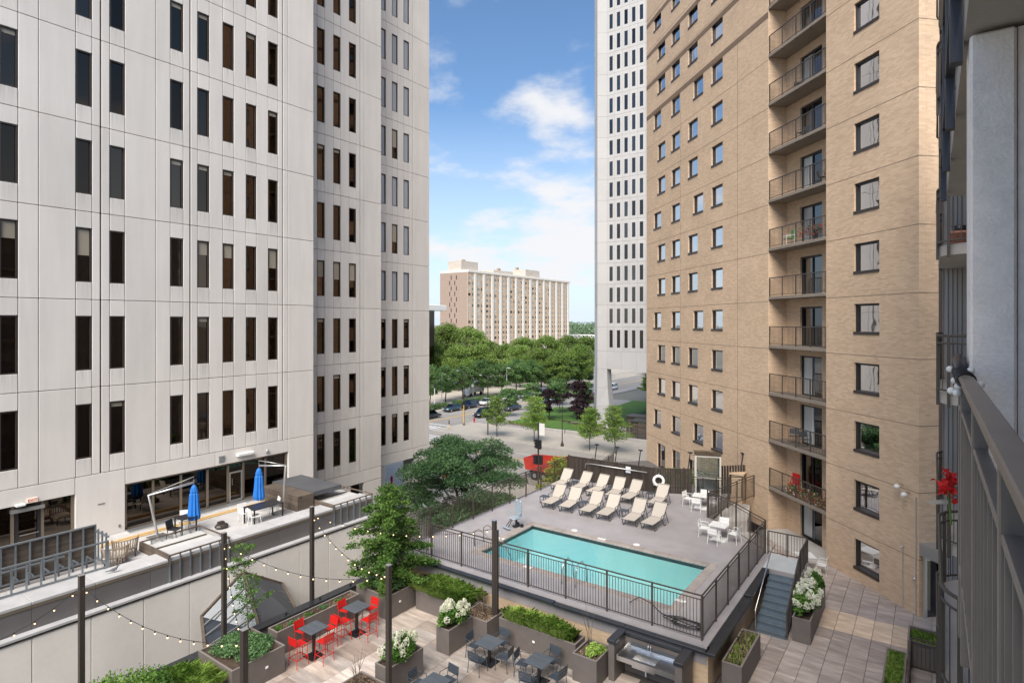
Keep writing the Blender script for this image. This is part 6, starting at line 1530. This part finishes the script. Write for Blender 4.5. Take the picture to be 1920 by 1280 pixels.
car(1, -71.0, 90.6, 0, (.015,.016,.02), 'black car driving towards the junction')
car(0, -71.2, 100.5, 0, (.04,.05,.07), 'dark sedan half hidden behind the young trees')
car(0, -70.6, 111, 0, (.05,.08,.12), 'blue-black sedan on the avenue behind the plaza trees')
car(1, -70.6, 118, 0, (.08,.10,.13), 'slate car on the avenue, behind the blue-black sedan')
car(1, -71.0, 147, 0, (.72,.72,.72), 'white car far along the avenue beside the tower pier')
car(0, -70.5, 134, 0, (.55,.55,.56), 'pale car on the avenue before the white car')
car(0, -67.0, 127, 0, (.5,.03,.03), 'red car beside the purple trees')
car(1, -99.5, 150, 1.2, (.02,.025,.05), 'dark blue car in the car park under the trees'); car(0, -101, 158, 1.2, (.04,.04,.045), 'black car in the car park under the trees')
car(1, -99, 165, 1.2, (.6,.6,.6), 'white van-like car in the car park under the trees')
car(0, -58.5, 58.6, PI/2, (.66,.67,.68), 'white car mostly hidden behind the locust tree')
car(0, -80.3, 133, 0, (.10,.11,.12), 'charcoal sedan, seventh parked by the far kerb')
car(1, -80.3, 140, 0, (.45,.46,.47), 'silver car, eighth parked by the far kerb')
car(0, -74.2, 122, PI, (.12,.12,.13), 'dark grey sedan driving away up the avenue')
car(0, -79.0, 158, 0, (.6,.6,.6), 'pale sedan farthest along the far kerb')
T_ = thing('box_truck', 'white truck parked behind the hedge across the avenue', 'truck', (-92.8, 113.5, -5.85), R(5))
MB().box(-1.1, 1.1, -.5, 4.2, .9, 3.3, 0, .05).build('cargo_box', MT['white'], T_); MB().prism([(-2.3,.5),(-.55,.5),(-.55,2.3),(-1.5,2.3),(-2.2,1.5)], 'x', -1.0, 1.0).build('cab', MT['white'], T_)
for x in (-1.0, .8):
    for y in (-1.5, 3.0): MB().cyl((x, y, .45), (x+.25, y, .45), .45, .45, 12).build('wheel', MT['tyre'], T_)
# red tipper truck: tail to the left
T_ = thing('dump_truck', 'red tipper truck on the near street behind the deck corner', 'truck', (-35.6, 58.6, -6.0))
tb_ = MB(); w_ = 1.25
tb_.prism([(-3.1,1.1),(1.5,1.1),(1.5,2.6),(-3.4,2.4)], 'y', -w_, -w_+.1).prism([(-3.1,1.1),(1.5,1.1),(1.5,2.6),(-3.4,2.4)], 'y', w_-.1, w_)
tb_.box(-3.1, 1.5, -w_+.1, w_-.1, 1.1, 1.2).box(1.42, 1.5, -w_+.1, w_-.1, 1.2, 2.9).add([(-3.12,-w_,1.1),(-3.12,w_,1.1),(-3.42,w_,2.4),(-3.42,-w_,2.4),(-3.04,-w_,1.1),(-3.04,w_,1.1),(-3.34,w_,2.4),(-3.34,-w_,2.4)], [(3,2,1,0),(4,5,6,7),(0,1,5,4),(2,3,7,6)])
for x in (-2.2, -1.1, 0, 1.0): tb_.box(x, x+.12, -w_-.06, -w_, 1.1, 2.45)
tb_.build('tipper_bed', M('truck_red', (.48, .045, .03), .5, var=(2, .2)), T_)
MB().prism([(1.8,.6),(4.4,.6),(4.4,1.6),(3.6,1.75),(3.2,2.75),(1.8,2.75)], 'y', -1.15, 1.15).build('cab', bpy.data.materials['truck_red'], T_)
MB().box(1.9, 3.1, -1.16, 1.16, 1.8, 2.5).build('cab_window', MT['carglass'], T_); MB().box(-3.0, 4.3, -.5, .5, .6, 1.0).build('chassis', MT['black'], T_)
for x in (-1.9, -.7, 3.4):
    for y in (-1.2, .85): wq = MB().cyl((x, y, .52), (x, y+.35, .52), .52, .52, 16).build('wheel', MT['tyre'], T_); MB().cyl((x, y-.01, .52), (x, y+.36, .52), .26, .26, 10).build('rim', MT['alum'], wq)
# lamps, signals, hydrants
def lamp(label, x, y, h, kind):
    T_ = thing('street_lamp', label, 'street lamp', (x, y, -5.9), 0, 'street lamps')
    if kind == 'post':
        MB().lathe([(.26,0),(.24,.25),(.12,.6),(.07,.9),(.055,h-.3),(.03,h)], 10).build('post', MT['bronze'], T_, True); MB().ball((0, 0, h-.0), .1, .1, .14).build('finial', MT['bronze'], T_, True)
        MB().lathe([(.02,h+.0),(.16,h+.1),(.18,h+.5),(.05,h+.62)], 8).build('lantern', MT['bronze'], T_)
    elif kind == 'cobra':
        MB().tube([(0,0,0),(0,0,h-.6),(-.15,0,h-.15),(-.8,0,h),(-1.3,0,h-.02)], [.10,.08,.06,.05,.04], 8).build('post', MT['bronze'], T_, True); MB().box(-1.7, -1.2, -.12, .12, h-.1, h, 0, .03).build('lamp_head', MT['lamp_head'], T_)
    else:
        MB().cyl((0, 0, 0), (0, 0, h), .09, .07, 8).build('post', MT['lamp_head'], T_); MB().box(-.05, 1.0, -.15, .15, h-.05, h+.1, 0, .03).build('lamp_head', MT['lamp_head'], T_)
lamp('dark tall lamp post at the plaza kerb between first and second young trees', -58.4, 75.7, 9.6, 'cobra'); lamp('dark lamp post in the plaza left of the tower pier', -44.2, 75.1, 6.4, 'post')
lamp('black lantern post beside the white building corner', -44.5, 47.7, 3.8, 'post')
lamp('pale square lamp in the car park, left', -85.2, 118.0, 7.0, 'box'); lamp('pale square lamp in the car park, middle', -85.0, 142, 7.5, 'box'); lamp('pale square lamp in the car park, right near the pier', -68.0, 131, 7.2, 'box')
lamp('curved dark street lamp above the signal at the junction', -67.4, 80.5, 9.6, 'cobra'); lamp('pale square lamp by the left edge of the car park', -88.0, 97.5, 6.8, 'box')
def signal(label, x, y, h, col, heads):
    T_ = thing('traffic_signal', label, 'traffic light', (x, y, -5.9), 0, 'traffic signals')
    MB().cyl((0, 0, 0), (0, 0, h), .10, .08, 10).build('pole', MT[col], T_); MB().lathe([(.22,0),(.22,.35),(.11,.45)], 10).build('base', MT['bronze2'], T_)
    for (dx, dy, z) in heads:
        hq = MB().box(dx-.17, dx+.17, dy-.15, dy+.15, z-.5, z+.5, 0, .03).build('signal_head', MT['black'], T_)
        for k in range(3): MB().cyl((dx-.18, dy, z-.32+k*.32), (dx-.3, dy, z-.32+k*.32), .11, .11, 8).build('visor', MT['black'], hq)
    return T_
s1 = signal('black signal mast with banner before the red truck', -34.9, 54.2, 7.3, 'bronze', [(-.28,-.1,3.2),(.28,.1,3.2),(-.25,.1,4.9),(.25,-.1,4.9)])
MB().box(.12, .8, -.02, .02, 5.9, 7.2).build('banner', MT['white'], s1); MB().bar((0,0,7.2),(.85,0,7.2), .03, .03).build('banner_arm', MT['bronze'], s1)
signal('yellow signal pole at the junction corner', -67.3, 80.3, 3.6, 'yellow', [(-.2,0,3.6),(.3,.1,3.2)]); signal('far black signal beside the left avenue tree', -84.6, 91.5, 5.4, 'lamp_head', [(.1,0,5.0)])
def hydrant(label, x, y, mat='red'):
    T_ = thing('fire_hydrant', label, 'hydrant', (x, y, -5.88)); MB().lathe([(.17,0),(.17,.08),(.12,.1),(.12,.6),(.16,.62),(.12,.8),(.03,.9)], 10).build('barrel', MT[mat], T_, True)
    MB().cyl((-.22, 0, .48), (.22, 0, .48), .06, .06, 8).build('nozzle', MT[mat], T_)
hydrant('red hydrant at the junction corner beside the yellow pole', -67.7, 83.7); hydrant('red hydrant seen through the passage under the white building', -49.5, 46.5)
for i, (x, y) in enumerate(((-68.0,77.2),(-66.6,75.6))):
    T_ = thing('bollard', 'thin yellow and white push-button post at the corner, '+('left' if i == 0 else 'right'), 'bollard', (x, y, -5.88), 0, 'corner posts')
    MB().cyl((0, 0, 0), (0, 0, 1.2), .05, .05, 8).build('post', MT['yellow'], T_); MB().box(-.07, .07, -.07, .07, 1.0, 1.25).build('button_box', MT['black'], T_)
# slatted pergolas beside the tower and benches
for i, (x, y) in enumerate(((-38.6,90.0),(-36.0,85.9))):
    T_ = thing('slatted_pavilion', 'dark slatted garden pavilion near the tower, '+('rear' if i == 0 else 'front')+' one', 'pavilion', (x, y, -5.86), 0, 'slatted pavilions')
    for sx in (-1.6, 1.6):
        for sy in (-1.2, 1.2): MB().box(sx-.07, sx+.07, sy-.07, sy+.07, 0, 2.9).build('post', MT['bronze'], T_)
    for k in range(12): pbox('slat', -1.6, 1.6, -1.24, -1.18, .25+k*.21, .38+k*.21, MT['slatwood'], T_, world=False); pbox('slat', -1.64, -1.58, -1.2, 1.2, .25+k*.21, .38+k*.21, MT['slatwood'], T_, world=False)
    MB().box(-1.8, 1.8, -1.4, 1.4, 2.9, 3.05).build('roof', MT['bronze'], T_)
for i, (x, y) in enumerate(((-53.5,92.3),(-49.0,92.8))):
    T_ = thing('bench', 'dark park bench among the plaza beds, '+('left' if i == 0 else 'right'), 'bench', (x, y, -5.85), 0, 'plaza benches')
    MB().box(-.8, .8, -.22, .22, .4, .46).build('seat', MT['bronze'], T_)
    for sx in (-.65, .65): MB().box(sx-.05, sx+.05, -.2, .2, 0, .4).build('leg', MT['bronze'], T_)
bed = M('plaza_bed_soil', (.12, .085, .06), .95, var=(3, .3))
for i, p_ in enumerate(([(-62,92.4),(-50,92.6),(-49,94.0),(-60,94.0)], [(-62,85.6),(-50,85.2),(-47,86.0),(-62,87.2)], [(-48.2,90.6),(-46,87),(-44,88),(-46.5,92)])):
    struct('planting_bed', MB().prism(p_, 'z', -6.1, -5.8), bed)
# traffic cone orange worker-like barrel near the lantern
T_ = thing('traffic_barrel', 'orange traffic barrel beside the black lantern post', 'barrel', (-46.5, 52.0, -5.87))
MB().lathe([(.32,0),(.32,.12),(.26,.13),(.24,.55),(.22,1.0),(0,1.02)], 12).build('barrel', M('traffic_orange', (.75, .19, .03), .6), T_, True)
